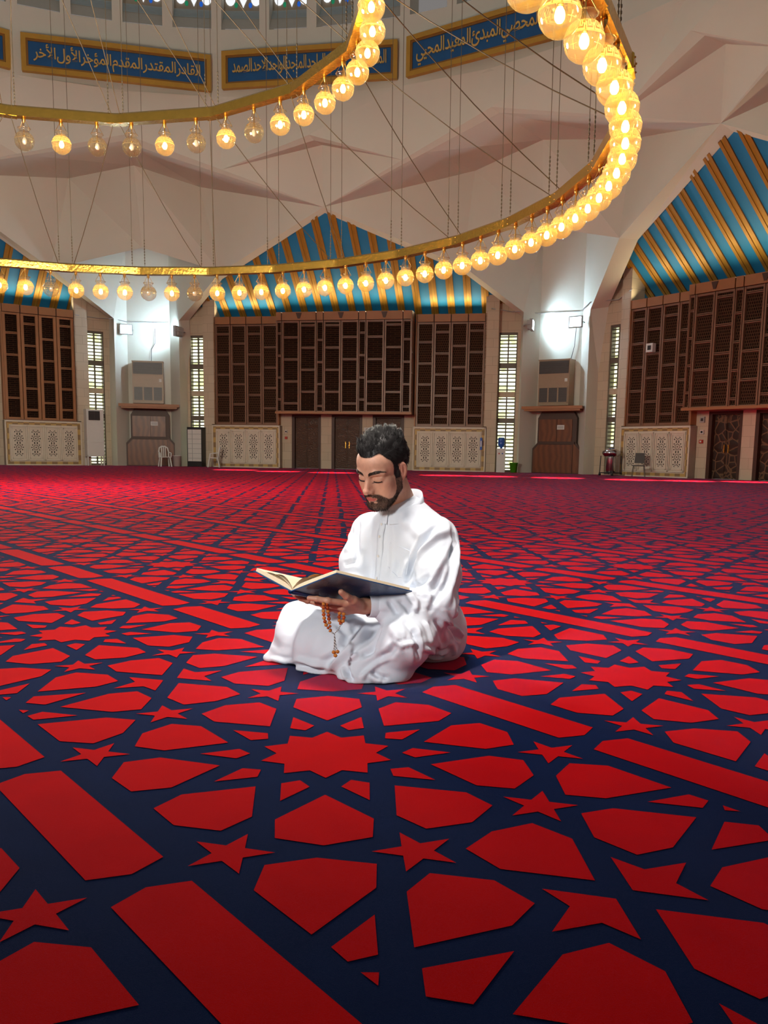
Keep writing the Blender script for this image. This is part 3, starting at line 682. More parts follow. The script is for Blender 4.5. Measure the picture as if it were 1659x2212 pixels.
def chair(name, label, loc, rz, m, metal=False):
    r = thing(name, label, 'chair', loc, rz, None)
    b = MB()
    V4 = [(-.23, -.22, .44), (.23, -.22, .44), (.20, .20, .42), (-.20, .20, .42)]
    b.prism(V4, (0, 0, .03)); b.build('seat', m, r)
    if metal:
        k = MB(); k.add([(-.20, .22, .55), (.20, .22, .55), (.18, .30, .95), (-.18, .30, .95), (-.20, .25, .55), (.20, .25, .55), (.18, .33, .95), (-.18, .33, .95)], [(0,1,2,3),(4,7,6,5),(0,4,5,1),(1,5,6,2),(2,6,7,3),(3,7,4,0)]); k.build('backrest', M['heater_dark'], r)
    else:
        k = MB()
        arch = [(-.22, .20, .42), (-.23, .25, .7), (-.19, .29, .88), (-.08, .31, .95), (.08, .31, .95), (.19, .29, .88), (.23, .25, .7), (.22, .20, .42)]
        k.tube(arch, .034, 8)
        for x in (-.09, 0, .09): k.tube([(x, .21, .44), (x, .27, .7), (x, .31, .94)], .028, 6)
        k.build('backrest', m, r)
    for sx in (-1, 1):
        for sy in (-1, 1):
            l = MB(); l.tube([(sx*.20, sy*.19, .44), (sx*.25, sy*.27, 0)], [.032, .034] if not metal else .012, 8); l.build('leg', m, r)
    if not metal:
        for sx in (-1, 1):
            a = MB(); a.tube([(sx*.23, .25, .68), (sx*.26, .0, .66), (sx*.26, -.16, .64), (sx*.24, -.20, .44)], .028, 6); a.build('armrest', m, r)
    return r
chair('plastic_chair', 'white plastic chair in front of the left pillar cupboard', regc(23.6, .72, 0, -.5), -(YAW-.5*math.pi/4)+.25, M['plastic_white'])
chair('plastic_chair', 'white plastic chair turned sideways before the pierced screen', at(0, -6.2, 1.3), -YAW-1.25, M['plastic_white'])
chair('folding_chair', 'black and chrome chair before the pierced screen on the right wall', at(1, -4.9, 1.25), -(YAW+math.pi/4)+.6, M['black'], True)
def drinks_cabinet():
    r = thing('drinks_cabinet', 'black framed glass drinks cabinet under the slit window of the left pillar', 'cabinet', at(0, -7.35, .55), -YAW)
    b = MB()
    for x in (-.38, .34): b.box(x, x+.04, -.3, .3, 0, 1.9)
    b.box(-.38, .38, -.3, .3, .02, .24); b.box(-.38, .38, -.3, .3, 1.8, 1.9); b.box(-.38, .38, .26, .3, .2, 1.85); b.build('body', M['black'], r)
    d = MB(); d.box(-.34, .34, -.31, -.29, .26, 1.78); d.build('glass_door', M['plastic_white'], r)
    s = MB()
    for i in range(6): s.box(-.34, .34, -.325, -.31, .4+.23*i, .42+.23*i)
    s.box(-.12, -.10, -.325, -.31, .26, 1.78); s.build('shelf_lines', M['metal_grey'], r)
drinks_cabinet()
def bucket(label, loc, m, s=1.):
    b = MB(); b.lathe([(0, .01), (.17*s, .01), (.22*s, .5*s), (.235*s, .5*s), (.235*s, .53*s), (.21*s, .53*s), (.16*s, .04), (0, .04)], 20); return b.build('bucket', m, label=label, cat='bucket', loc=loc)
bucket('white bucket right of the left pillar', at(0, -8.15, 1.15), M['plastic_white'], 1.0)
bucket('bright green bucket at the foot of the right pillar', at(0, 7.95, 1.05), M['green_plastic'], .85)
def dispenser():
    r = thing('water_dispenser', 'white water dispenser with a blue bottle by the slit window', 'water dispenser', at(0, 7.35, .7), -YAW)
    b = MB(); b.box(-.19, .19, -.18, .18, 0, 1.05); b.box(-.16, .16, -.22, -.18, .62, .66); b.box(-.20, .20, -.19, .19, 1.0, 1.08); b.build('cabinet', M['plastic_white'], r)
    t = MB(); t.box(-.10, -.05, -.24, -.18, .82, .88); t.box(.05, .10, -.24, -.18, .82, .88, 1); t.build('tap', [M['red_paint'], M['blue_plastic']], r)
    k = MB(); k.lathe([(.05, 1.08), (.06, 1.14), (.15, 1.22), (.15, 1.32), (.14, 1.34), (.15, 1.36), (.15, 1.52), (.12, 1.57), (0, 1.57)], 18); k.build('bottle', M['blue_plastic'], r)
dispenser()
def trolley():
    r = thing('vacuum_trolley', 'silver drum vacuum cleaner on a trolley by the right slit window', 'vacuum cleaner', at(1, -6.55, 1.0), -(YAW+math.pi/4))
    b = MB(); b.lathe([(0, .78), (.30, .80), (.38, .92), (.36, 1.0), (.22, 1.1), (0, 1.12)], 20); b.build('motor_head', M['chrome'], r)
    t = MB(); t.lathe([(.18, .14), (.20, .2), (.20, .78)], 18); t.build('tank', M['chrome'], r)
    f = MB()
    for sx in (-1, 1):
        for sy in (-1, 1): f.tube([(sx*.34, sy*.28, .05), (sx*.32, sy*.26, .82)], .02, 6)
    f.box(-.36, .36, -.3, .3, .10, .14); f.build('frame', M['black'], r)
    for sx in (-1, 1):
        w = MB(); w.tube([(sx*.30, -.28, .05), (sx*.36, -.28, .05)], .05, 12); w.build('wheel', M['black'], r)
    c = MB(); c.lathe([(.30, .84), (.27, .98), (.1, 1.06), (0, 1.06)], 16, (0, 0, .07)); c.build('top_cover', M['blue_plastic'], r)
trolley()
def wall_box(name, label, cat, k, x, z, w, h, m, m2=None, d=.08, base=0.):
    (loc, rz) = wall_root(k); b = MB(); b.box(x-w/2, x+w/2, -base-d, -base, z-h/2, z+h/2)
    if m2: b.box(x-w/4, x+w/4, -base-d-.01, -base-d, z-h/4, z+h/4, 1)
    return b.build(name, [m, m2 or m], label=label, cat=cat, loc=loc, rotz=rz)
wall_box('security_light', 'white box lamp on the lattice screen of the right wall', 'lamp', 1, -5.2, 5.1, .32, .34, M['plastic_white'], M['ink'], .2, .45)
wall_box('fire_alarm', 'small red alarm box on the stone post of the right wall', 'alarm', 1, -2.97, 1.42, .14, .13, M['red_paint'], M['plastic_white'])
wall_box('light_switch', 'white switch above the red alarm box', 'switch', 1, -2.95, 1.78, .16, .16, M['plastic_white'], M['ink'])
wall_box('speaker_box', 'small grey box high on the stone post of the right wall', 'box', 1, -2.97, 2.25, .2, .22, M['metal_grey'], M['heater_dark'])
wall_box('light_switch', 'white switch on the stone post left of the three doors', 'switch', 0, -3.0, 1.75, .12, .14, M['plastic_white'], M['ink'])
wall_box('fire_alarm', 'small red alarm button on the stone post left of the three doors', 'alarm', 0, -3.0, 1.45, .12, .12, M['red_paint'])
wall_box('door_sign', 'pale sign on the stone post above the head of the reader', 'sign', 0, 1.0, 1.9, .34, .16, M['paper'], M['metal_grey'], .02)
wall_box('fluorescent_tube', 'white tube lamp fixed on the right end of the pierced screen', 'lamp', 0, 6.42, 1.28, .1, .55, M['blue_plastic'], M['plastic_white'], .1, .44)
# ------------------------------------------------------------------ chandelier: two brass rings, globes, cables
AX = CEN+Vector((-1, -1.25, 0))
def ringp(r, deg, z): a = math.radians(deg); return (AX.x+r*math.sin(a), AX.y+r*math.cos(a), z)
def brass_ring(name, r, z, h, w, step, off, a0, a1, label):
    b = MB(); n0 = math.floor((a0-off)/step); n1 = math.ceil((a1-off)/step)
    root = thing(name, label, 'chandelier ring', (AX.x, AX.y, z))
    def P(rr, d, zz): a = math.radians(d); return (rr*math.sin(a), rr*math.cos(a), zz)
    for i in range(n0, n1):
        d0, d1 = off+i*step, off+(i+1)*step
        prof = [(-w/2, -h/2), (w/2, -h/2), (w/2, h*.30), (w*.25, h/2), (-w*.25, h/2), (-w/2, h*.30)]
        A = [P(r+x, d0, zz) for x, zz in prof]; B = [P(r+x, d1, zz) for x, zz in prof]; m = len(prof)
        b.add(A+B, [(q, (q+1)%m, m+(q+1)%m, m+q) for q in range(m)]+[tuple(range(m))[::-1], tuple(range(m, 2*m))])
    b.build('beam', M['brass'], root)
    for i in range(n0, n1+1):                                       # riveted sleeve over each joint of the beam
        c = MB(); d = off+i*step
        for s_ in (-1, 1):
            A = [P(r+x*1.03, d, zz*1.03) for x, zz in prof]; B = [P(r+x*1.03, d+s_*step*.085, zz*1.03) for x, zz in prof]
            c.add(A+B, [(q, (q+1)%m, m+(q+1)%m, m+q)[::s_] for q in range(m)]+[tuple(range(m, 2*m))])
            for sx in (-1, 1):
                for zz in (-.28, .2): c.lathe([(0, .016), (.016, .010), (.02, 0), (.016, -.010), (0, -.016)], 8, P(r+sx*w*.52, d+s_*step*.05, h*zz))
        c.build('joint_sleeve', M['brass'], root)
brass_ring('brass_ring', 11.12, 6.3, .24, .24, 11.25, -3.0, -38, 138, 'large lower brass ring with closely spaced globes')
brass_ring('brass_ring', 6.81, 9.2, .26, .24, 22.5, .9, -45, 113, 'smaller upper brass ring crossing the calligraphy panels')

R_G = .24
def globe_parts():
    """one lamp, origin at the globe centre; the ring lies .55 above"""
    sh = MB()
    prof = [(R_G*math.sin(math.radians(a)), -R_G*math.cos(math.radians(a))) for a in range(4, 148, 9)]
    prof = [(0.001, -R_G)]+prof+[(.128, .205), (.122, .235), (.125, .265), (.15, .285), (.165, .297), (.16, .305), (.14, .29)]
    sh.lathe(prof, 28)
    et = MB(); n = 14; rr = R_G*1.012
    def sp(lon, lat): return (rr*math.cos(lat)*math.cos(lon), rr*math.cos(lat)*math.sin(lon), rr*math.sin(lat))
    def patch(l0, l1, t0, t1):
        k = max(1, int((l1-l0)/.09)); V = []
        for i in range(k+1): V += [sp(l0+(l1-l0)*i/k, t0), sp(l0+(l1-l0)*i/k, t1)]
        et.add(V, [(2*i, 2*i+2, 2*i+3, 2*i+1) for i in range(k)])
    t0, t1 = math.radians(6), math.radians(40); st = 2*math.pi/n; th = (t1-t0)
    patch(0, 2*math.pi, t0-.05, t0-.02); patch(0, 2*math.pi, t1+.03, t1+.06)
    for i in range(n):                                   # square kufic key pattern
        a = i*st; u = st/8
        for x0, x1, y0, y1 in ((0, 7, 0, .14), (0, 1, 0, .75), (2, 3, .3, 1), (2, 6, .86, 1), (4, 5, .3, .86), (6, 7, 0, .62), (3.2, 3.9, .30, .42), (5.2, 5.8, .5, .62), (7.2, 7.7, .35, 1)):
            patch(a+u*x0, a+u*x1, t0+th*y0, t0+th*y1)
    for i in range(9):                                   # star lines under the band
        a = i*2*math.pi/9; patch(a, a+.5, math.radians(-24), math.radians(-22.6)); patch(a+.2, a+.24, math.radians(-38), math.radians(-10))
    rod = MB(); rod.tube([(0, 0, .55), (0, 0, .12)], .012, 6); rod.lathe([(.0, .55), (.05, .55), (.045, .50), (.02, .44), (.012, .43)], 10); rod.lathe([(.012, .16), (.04, .15), (.04, .10), (.0, .10)], 10)
    ch = MB()
    for q in range(3):
        a = q*2*math.pi/3+.4; ch.tube([(.02*math.cos(a), .02*math.sin(a), .53), (.155*math.cos(a), .155*math.sin(a), .30)], .0065, 4)
    bu = MB(); bu.lathe([(.001, -.085), (.035, -.075), (.056, -.04), (.06, 0), (.05, .04), (.03, .08), (.001, .08)], 14)
    return sh, et, rod, ch, bu
PARTS = globe_parts()
GL = []
def make_globe(lit):
    r = thing('globe_lamp', '', 'globe lamp')
    sh, et, rod, ch, bu = PARTS
    sh.build('glass_globe', M['globe'], r); 
    e = et.build('etched_band', M['etch'], r); rod.build('hanging_rod', M['brass_rod'], r); ch.build('chains', M['brass_rod'], r)
    bu.build('bulb', M['bulb'] if lit else M['bulb_off'], r)
    return r
G_ON, G_OFF = make_globe(True), make_globe(False); used = {True: False, False: False}
def place_globe(p, lit, label, group):
    src = G_ON if lit else G_OFF
    rz = random.uniform(0, 6.28)
    if not used[lit]: o = src; used[lit] = True; o.location = p; o.rotation_euler = (0, 0, rz); o['label'] = label
    else: o = dup(src, p, rz, label)
    o['group'] = group
OFF_LO = {2, 6, 8}; n = 0
k0 = -6
for k in range(-7, 36):
    d = 2.1+3.75*k; n += 1
    lit = n-1 not in OFF_LO
    place_globe(ringp(11.12, d, 5.64), lit, '%s glass globe on the lower brass ring, %s from its left end' % ('lit amber' if lit else 'unlit clear', ordinal(n)), 'globes of the lower ring')
OFF_UP = {0, 2, 3, 5, 7}; n = 0
for k in range(-3, 15):
    d = 4.1+7.5*k; n += 1
    lit = n-1 not in OFF_UP
    if d < 106: place_globe(ringp(6.81, d, 8.53), lit, '%s glass globe on the upper brass ring, %s from its left end' % ('lit amber' if lit else 'unlit clear', ordinal(n)), 'globes of the upper ring')

# cables
def in_frame(P):
    c, si = math.cos(PITCH), math.sin(PITCH)
    for i in range(len(P)-1):
        for q in range(21):
            p = Vector(P[i]).lerp(Vector(P[i+1]), q/20)-Vector((0, 0, CAM_H)); z = p.y*c-p.z*si
            if z > .5:
                x, y = 829.5+F_PX*p.x/z, PP_Y-F_PX*(p.y*si+p.z*c)/z
                if -15 < x < 1674 and -15 < y < 2212: return True
    return False
def steel(P, r, label, group, name='suspension_cable', chain=True):
    root = thing(name, label, 'cable', P[0], 0, group); o = Vector(P[0])
    b = MB(); b.tube([tuple(Vector(p)-o) for p in P], r, 5); b.build('wire', M['wire'], root)
    if chain:
        d = (Vector(P[1])-o).normalized(); c = MB()
        for i in range(9): c.lathe([(0, .035), (.017, .02), (.017, -.02), (0, -.035)], 6, tuple(d*(.08+i*.085)))
        c.build('chain', M['wire'], root)
n = 0
for i in range(-2, 11):
    d = -3.0+11.25*i
    for e in (-1.0, 1.0):
        a = ringp(11.0, d+e, 6.42); b_ = ringp(10.9, d+e, 20)
        if not in_frame([a, b_]): continue
        n += 1
        steel([a, b_], .008, 'upright steel cable of the lower brass ring, %s from the left' % ordinal(n), 'upright cables of the lower ring')
n = 0
for i in range(-1, 5):
    d = .9+22.5*i
    for e in (-1.6, 1.6):
        if not in_frame([ringp(6.75, d+e, 9.33), ringp(6.7, d+e, 20)]): continue
        n += 1; steel([ringp(6.75, d+e, 9.33), ringp(6.7, d+e, 20)], .008, 'upright steel cable of the upper brass ring, %s from the left' % ordinal(n), 'upright cables of the upper ring')
n = 0
for i in range(-2, 6):
    d = .9+22.5*i
    for s in (-1, 1):
        dl = 8.25+22.5*i+(0 if s > 0 else -22.5)
        a = ringp(6.8, d+s*.8, 9.05); b_ = ringp(11.05, dl-s*1.2, 6.42)
        if not in_frame([a, b_]): continue
        n += 1
        A_, B_ = Vector(a), Vector(b_); mid = (A_+B_)/2+Vector((0, 0, -.12))
        steel([b_, tuple((B_+mid)/2+Vector((0, 0, -.03))), tuple(mid), tuple((A_+mid)/2+Vector((0, 0, -.03))), a], .011, 'slanting stay cable between the two brass rings, %s from the left' % ordinal(n), 'stay cables between the rings', 'stay_cable', False)
n = 0
for i in range(-1, 5):
    d = .9+22.5*i
    for s in (-1, 1):
        if not in_frame([ringp(6.75, d+s*.9, 9.3), ringp(2.6, d+s*11.25-4, 12.2)]): continue
        n += 1; steel([ringp(6.75, d+s*.9, 9.3), ringp(2.6, d+s*11.25-4, 12.2)], .011, 'slanting stay cable rising from the upper brass ring, %s from the left' % ordinal(n), 'stay cables above the upper ring', 'stay_cable', False)
# ------------------------------------------------------------------ carpet
def carpet_mats():
    def cm(name, c1, c2, haze_tint):
        m = mat(name, c1, .95, var=.0, scale=9, col2=c2, bump=.55, bscale=900, spec=.04, sheen=.0)
        nt = m.node_tree; b = nt.nodes['Principled BSDF']
        b.inputs['Sheen Weight'].default_value = .4; b.inputs['Sheen Roughness'].default_value = .10; b.inputs['Sheen Tint'].default_value = (*haze_tint, 1)  # purple sheen tint paints a haze over the carpet at grazing angles
        for n_ in nt.nodes:
            if n_.type == 'BUMP': n_.inputs['Distance'].default_value = .004
        return m
    return cm('red_carpet_pile', (.56, .0012, .0004), (.44, .001, .0003), (.50, .34, .85)), cm('navy_carpet_pile', (.0025, .013, .060), (.002, .009, .042), (.5, .45, .8))
CAR_RED, CAR_NAVY = carpet_mats()
def build_carpet():
    R5 = .7598*.82; O = np.array([-.1835, 2.7816])*.82; a = math.radians(126)+.058
    U = np.array([-math.cos(a), -math.sin(a)]); W = np.array([math.cos(a-math.pi/2), math.sin(a-math.pi/2)])
    T, Wd = 3.104, 2.241; h, w = T/2, Wd/2
    polys = []
    pol = lambda r, t: (r*math.cos(t), r*math.sin(t))
    polys.append([pol(.293 if i % 2 == 0 else .2175, math.radians(18*i)) for i in range(20)])
    def rot(P, t): c, s = math.cos(t), math.sin(t); return [(x*c-y*s, x*s+y*c) for x, y in P]
    for k in range(10):
        polys.append(rot([(.468, 0), (.692, .178), (.843, .168), (.903, 0), (.843, -.168), (.692, -.178)], math.radians(36*k)))
        polys.append(rot([(.333, 0), (.386, .060), (.550, 0), (.386, -.060)], math.radians(36*k+18)))
    for t in (18, 54, 126, 162, 198, 234, 306, 342):
        c = pol(1.0, math.radians(t)); P = []
        for i in range(10):
            rr = .150 if i % 2 == 0 else .058; q = pol(rr, math.radians(t+180+36*i)); P.append((c[0]+q[0], c[1]+q[1]))
        polys.append(P)
    q = [[(-.53, w), (-.482, w-.128), (.482, w-.128), (.53, w), (.482, w+.128), (-.482, w+.128)],
         [(.635, w), (.682, w-.128), (T-.682, w-.128), (T-.635, w), (T-.682, w+.128), (.682, w+.128)]]
    m4 = [[(.79, .60), (.73, .762), (.848, .872), (1.155, .872), (1.062, .57), (.943, .472)],
          [(1.18, .67), (1.237, .865), (1.318, .87), (1.342, .788)],
          [(1.376, .872), (1.447, .872), (1.405, .835)],
          [(1.093, .378), (1.137, .512), (1.375, .69), (1.462, .40), (1.42, .256), (1.25, .25)]]
    sh = lambda P, f: [(x+f, y) for x, y in P]
    mir = lambda P, sx, sy: [(x if sx > 0 else T-x, y*sy) for x, y in P]
    e = h-1.538
    for P in m4:
        for sx in (1, -1):
            for sy in (1, -1): polys.append(mir(P, sx, sy))
    for sx in (1, -1): polys.append(mir([(1.04, .167), (1.0, 0), (1.04, -.167), (1.21, -.18), (1.443, 0), (1.21, .18)], sx, 1))
    for sy in (1, -1):
        polys.append([(x+e, y*sy) for x, y in ((1.362, .172), (1.481, .187), (1.538, .336), (1.595, .187), (1.714, .172), (1.538, .042))])
        polys.append([(x+e, y*sy) for x, y in ((1.538, .49), (1.445, .737), (1.538, .807), (1.631, .737))])
    polys += q
    verts = []; faces = []; mi = []
    cen = np.array([CEN.x, CEN.y])
    oct_ = [reg(26.3, 0, k+.5) for k in range(8)]
    verts += oct_; faces.append(tuple(range(8))[::-1]); mi.append(1)
    base = [np.array(P) for P in polys]
    # Carpet panels under the feet of the hall
    N = [np.array(Nv(k))[:2] for k in range(8)]
    for i in range(-26, 27):
        for j in range(-30, 31):
            c = O+R5*(U*T*i+W*Wd*j)
            if c[1] < -3 or any((c-cen)@n_ > AP+.8 for n_ in N): continue
            for P in base:
                X = O+R5*((P[:, :1]+T*i)*U+(P[:, 1:]+Wd*j)*W)
                if any(((X-cen)@n_).max() > AP+.3 for n_ in N[:2]+N[7:]): continue
                b0 = len(verts); verts += [(x, y, .002) for x, y in X]; f = tuple(range(b0, b0+len(X)))
                ar = sum(X[s][0]*X[(s+1) % len(X)][1]-X[(s+1) % len(X)][0]*X[s][1] for s in range(len(X)))
                faces.append(f if ar > 0 else f[::-1]); mi.append(0)
    me = bpy.data.meshes.new('floor'); me.from_pydata(verts, [], faces); me.update()
    me.materials.append(CAR_RED); me.materials.append(CAR_NAVY); me.polygons.foreach_set('material_index', mi)
    link('floor', me, kind='structure', label='carpeted floor of red stars and petals on navy', cat='floor')
build_carpet()
# ------------------------------------------------------------------ sculpting: signed distance fields -> surface nets
def _v(a): return np.asarray(a, np.float32)
def ell(P, c, r, R=None):
    q = P-_v(c)
    if R is not None: q = q@_v(R).T
    r = _v(r); k0 = np.sqrt(((q/r)**2).sum(-1)); k1 = np.sqrt(((q/(r*r))**2).sum(-1))+1e-9
    return k0*(k0-1)/k1
def cap(P, a, b, ra, rb=None):
    rb = ra if rb is None else rb
    a, b = _v(a), _v(b); ab = b-a; q = P-a
    t = np.clip((q@ab)/(ab@ab+1e-12), 0, 1)
    return np.sqrt(((q-t[..., None]*ab)**2).sum(-1))-(ra+(rb-ra)*t)
def smin(a, b, k):
    h = np.maximum(k-np.abs(a-b), 0)/k
    return np.minimum(a, b)-h*h*k*.25
def smax(a, b, k): return -smin(-a, -b, k)
def chain(P, pts, rad, k=0.):
    d = None
    for i in range(len(pts)-1):
        c = cap(P, pts[i], pts[i+1], rad[i], rad[i+1]); d = c if d is None else (smin(d, c, k) if k else np.minimum(d, c))
    return d
def nets(fn, lo, hi, h):
    lo, hi = _v(lo), _v(hi); n = np.ceil((hi-lo)/h).astype(int)+1
    ax = [lo[i]+h*np.arange(n[i], dtype=np.float32) for i in range(3)]
    F = np.empty(tuple(n), np.float32)
    step = max(1, int(400000/(n[1]*n[2])))
    for i in range(0, n[0], step):
        X, Y, Z = np.meshgrid(ax[0][i:i+step], ax[1], ax[2], indexing='ij')
        F[i:i+step] = fn(np.stack([X, Y, Z], -1).reshape(-1, 3)).reshape(X.shape)
    S = F < 0
    c = [slice(0, -1), slice(1, None)]
    cnt = sum(S[c[a], c[b], c[d]].astype(np.int8) for a in (0, 1) for b in (0, 1) for d in (0, 1))
    I = np.argwhere((cnt > 0) & (cnt < 8)); idx = -np.ones(cnt.shape, np.int64); idx[tuple(I.T)] = np.arange(len(I))
    acc = np.zeros((len(I), 3)); num = np.zeros(len(I))
    for axis in range(3):
        o = [0, 1, 2]; o.remove(axis)
        for u in (0, 1):
            for v in (0, 1):
                A = I.copy(); A[:, o[0]] += u; A[:, o[1]] += v; B = A.copy(); B[:, axis] += 1
                fa, fb = F[tuple(A.T)], F[tuple(B.T)]; m = (fa < 0) != (fb < 0)
                t = np.where(m, fa/(fa-fb+1e-20), 0); p = A.astype(float); p[:, axis] += t
                acc[m] += p[m]; num += m
    verts = acc/num[:, None]*h+lo
    faces = []
    for axis in range(3):
        o = [(axis+1) % 3, (axis+2) % 3]
        s0 = [slice(None)]*3; s1 = [slice(None)]*3; s0[axis] = slice(0, -1); s1[axis] = slice(1, None)
        a, b = S[tuple(s0)], S[tuple(s1)]; E = np.argwhere(a != b)
        ok = (E[:, o[0]] > 0) & (E[:, o[1]] > 0) & (E[:, o[0]] < n[o[0]]-1) & (E[:, o[1]] < n[o[1]]-1); E = E[ok]
        q = []
        for du, dv in ((-1, -1), (0, -1), (0, 0), (-1, 0)):
            D = E.copy(); D[:, o[0]] += du; D[:, o[1]] += dv; q.append(idx[tuple(D.T)])
        q = np.stack(q, 1); fl = a[tuple(E.T)]; q[~fl] = q[~fl][:, ::-1]; faces.append(q)
    return verts.astype(np.float32), np.concatenate(faces)
def grad(fn, P, e):
    g = np.stack([fn(P+_v([e, 0, 0]))-fn(P-_v([e, 0, 0])), fn(P+_v([0, e, 0]))-fn(P-_v([0, e, 0])), fn(P+_v([0, 0, e]))-fn(P-_v([0, 0, e]))], -1)
    return g/(np.linalg.norm(g, axis=1, keepdims=True)+1e-9)
def settle(fn, P, h, n=2):
    for _ in range(n): P = P-grad(fn, P, h*.3)*np.clip(fn(P), -h, h)[:, None]
    return P
def mesh_np(name, verts, faces, mats, parent=None, smooth=True, mi=None, **kw):
    me = bpy.data.meshes.new(name); me.from_pydata(np.asarray(verts).tolist(), [], [tuple(f) for f in np.asarray(faces).tolist()] if not isinstance(faces, list) else faces); me.update()
    for m in (mats if isinstance(mats, (list, tuple)) else [mats]): me.materials.append(m)
    me.polygons.foreach_set('use_smooth', [smooth]*len(me.polygons))
    if mi is not None: me.polygons.foreach_set('material_index', mi)
    return link(name, me, parent, **kw)
def unit(v): v = np.asarray(v, float); return v/np.linalg.norm(v)

# ------------------------------------------------------------------ the reader: pose (world metres)
HS = .0114                                           # head units (cm) -> metres at his size
HC_ = np.array([-.010, 3.295, .766])
def head_frame():
    ya, pi_, ro = math.radians(38), math.radians(24), math.radians(-3)
    f = np.array([-math.sin(ya)*math.cos(pi_), -math.cos(ya)*math.cos(pi_), -math.sin(pi_)])
    l = unit(np.cross(f, [0, 0, 1]))*-1; u = np.cross(l, f); u = u if u[2] > 0 else -u
    l2 = l*math.cos(ro)+u*math.sin(ro); u2 = u*math.cos(ro)-l*math.sin(ro)
    return np.stack([l2, f, u2])                       # rows: his left, forward, up
HF = head_frame()
def hw(p): return HC_+(np.asarray(p)*HS)@HF            # head local cm -> world
BL, BF = np.array([.805, -.593, 0]), np.array([-.593, -.805, 0])   # his left, his forward
BR = np.stack([BL, BF, [0, 0, 1]])
SH_L, SH_R = np.array([.192, 3.300, .492]), np.array([-.055, 3.475, .498])
EL_L, WR_L = np.array([.205, 3.175, .258]), np.array([-.0675, 3.075, .2709])
EL_R, WR_R = np.array([-.105, 3.455, .265]), np.array([-.1863, 3.22, .2734])
NECK = np.array([.075, 3.385, .575])

def head_sdf(P):
    X = P.copy(); X[:, 0] = np.abs(X[:, 0])
    d = ell(X, (0, -1.5, 3.2), (7.4, 9.3, 8.0))
    d = smin(d, ell(X, (0, 2.4, -3.6), (6.0, 6.3, 8.0)), 1.5)
    d = smin(d, ell(X, (0, 3.6, 3.2), (6.2, 5.2, 5.0)), 2.)
    d = smin(d, chain(X, [(5.7, .2, -3.0), (5.4, 1.0, -6.3), (2.4, 6.3, -10.3)], [1.5, 1.6, 1.8], .8), 1.9)
    d = smin(d, ell(X, (0, 7.3, -10.4), (2.3, 1.9, 1.9)), 1.4)
    d = smin(d, ell(X, (0, 2.4, -8.2), (4.6, 5.0, 2.8)), 1.5)
    d = smin(d, chain(X, [(.9, 8.45, 1.2), (3.0, 8.0, 1.6), (4.9, 6.4, 1.2)], [.75, .85, .8], .4), 1.3)
    d = smin(d, ell(X, (4.4, 5.3, -2.8), (1.8, 2.1, 1.7)), 1.8)
    d = smin(d, ell(X, (3.7, 4.6, -5.6), (2.3, 2.9, 3.3)), 1.6)
    d = smax(d, -ell(X, (3.1, 9.35, -.55), (1.8, 1.75, 1.15)), 1.1)
    d = smin(d, ell(X, (3.15, 6.72, -.75), (1.85, 1.5, 1.32)), .55)
    crease = cap(X, (1.7, 8.35, .1), (4.4, 7.4, .15), .16); d = smax(d, -crease, .45)
    d = smin(d, chain(X, [(0, 8.4, .6), (0, 9.4, -1.4), (0, 10.9, -3.7)], [.66, .70, .85], .4), 1.1)
    d = smin(d, ell(X, (0, 8.4, -3.0), (1.35, 1.75, 2.4)), 1.0)
    d = smin(d, ell(X, (0, 10.9, -4.15), (1.05, 1.05, .95)), .7)
    d = smin(d, ell(X, (1.15, 9.6, -4.55), (.68, 1.05, .62)), .8)
    d = smax(d, -ell(X, (.62, 10.35, -5.2), (.36, .6, .38)), .25)
    d = smin(d, ell(X, (0, 7.7, -7.0), (2.9, 1.9, 2.3)), 1.3)
    d = smax(d, -cap(X, (0, 9.75, -5.6), (0, 9.7, -6.4), .22), .5)
    d = smin(d, chain(X, [(0, 9.42, -6.75), (1.0, 9.32, -6.72), (2.35, 8.35, -7.15)], [.30, .34, .15], .2), .5)
    d = smin(d, chain(X, [(0, 9.28, -7.75), (1.0, 9.1, -7.7), (2.1, 8.3, -7.3)], [.44, .40, .15], .2), .5)
    d = smax(d, -chain(X, [(0, 9.85, -7.22), (1.2, 9.5, -7.18), (2.4, 8.6, -7.22)], [.12, .12, .1]), .2)
    # ear
    er = math.radians(12); R = np.array([[math.cos(.45), math.sin(.45), 0], [-math.sin(.45)*math.cos(er), math.cos(.45)*math.cos(er), math.sin(er)], [math.sin(.45)*math.sin(er), -math.cos(.45)*math.sin(er), math.cos(er)]])
    e = ell(X, (7.35, -.5, -1.1), (.75, 1.8, 3.0), R)
    e = smax(e, -ell(X, (7.98, -.15, -.7), (.55, 1.15, 2.0), R), .3)
    e = smin(e, cap(X, (7.3, -.1, -1.8), (7.5, -.4, .4), .33), .4)
    e = smin(e, ell(X, (7.1, .2, -3.6), (.5, .75, .8)), .5)
    e = smax(e, -ell(X, (7.7, .5, -1.6), (.45, .5, .6)), .3)
    d = smin(d, e, .6)
    d = smin(d, cap(X, (0, -2.2, -5), (0, -4.6, -17), 5.3, 5.7), 2.)
    return d
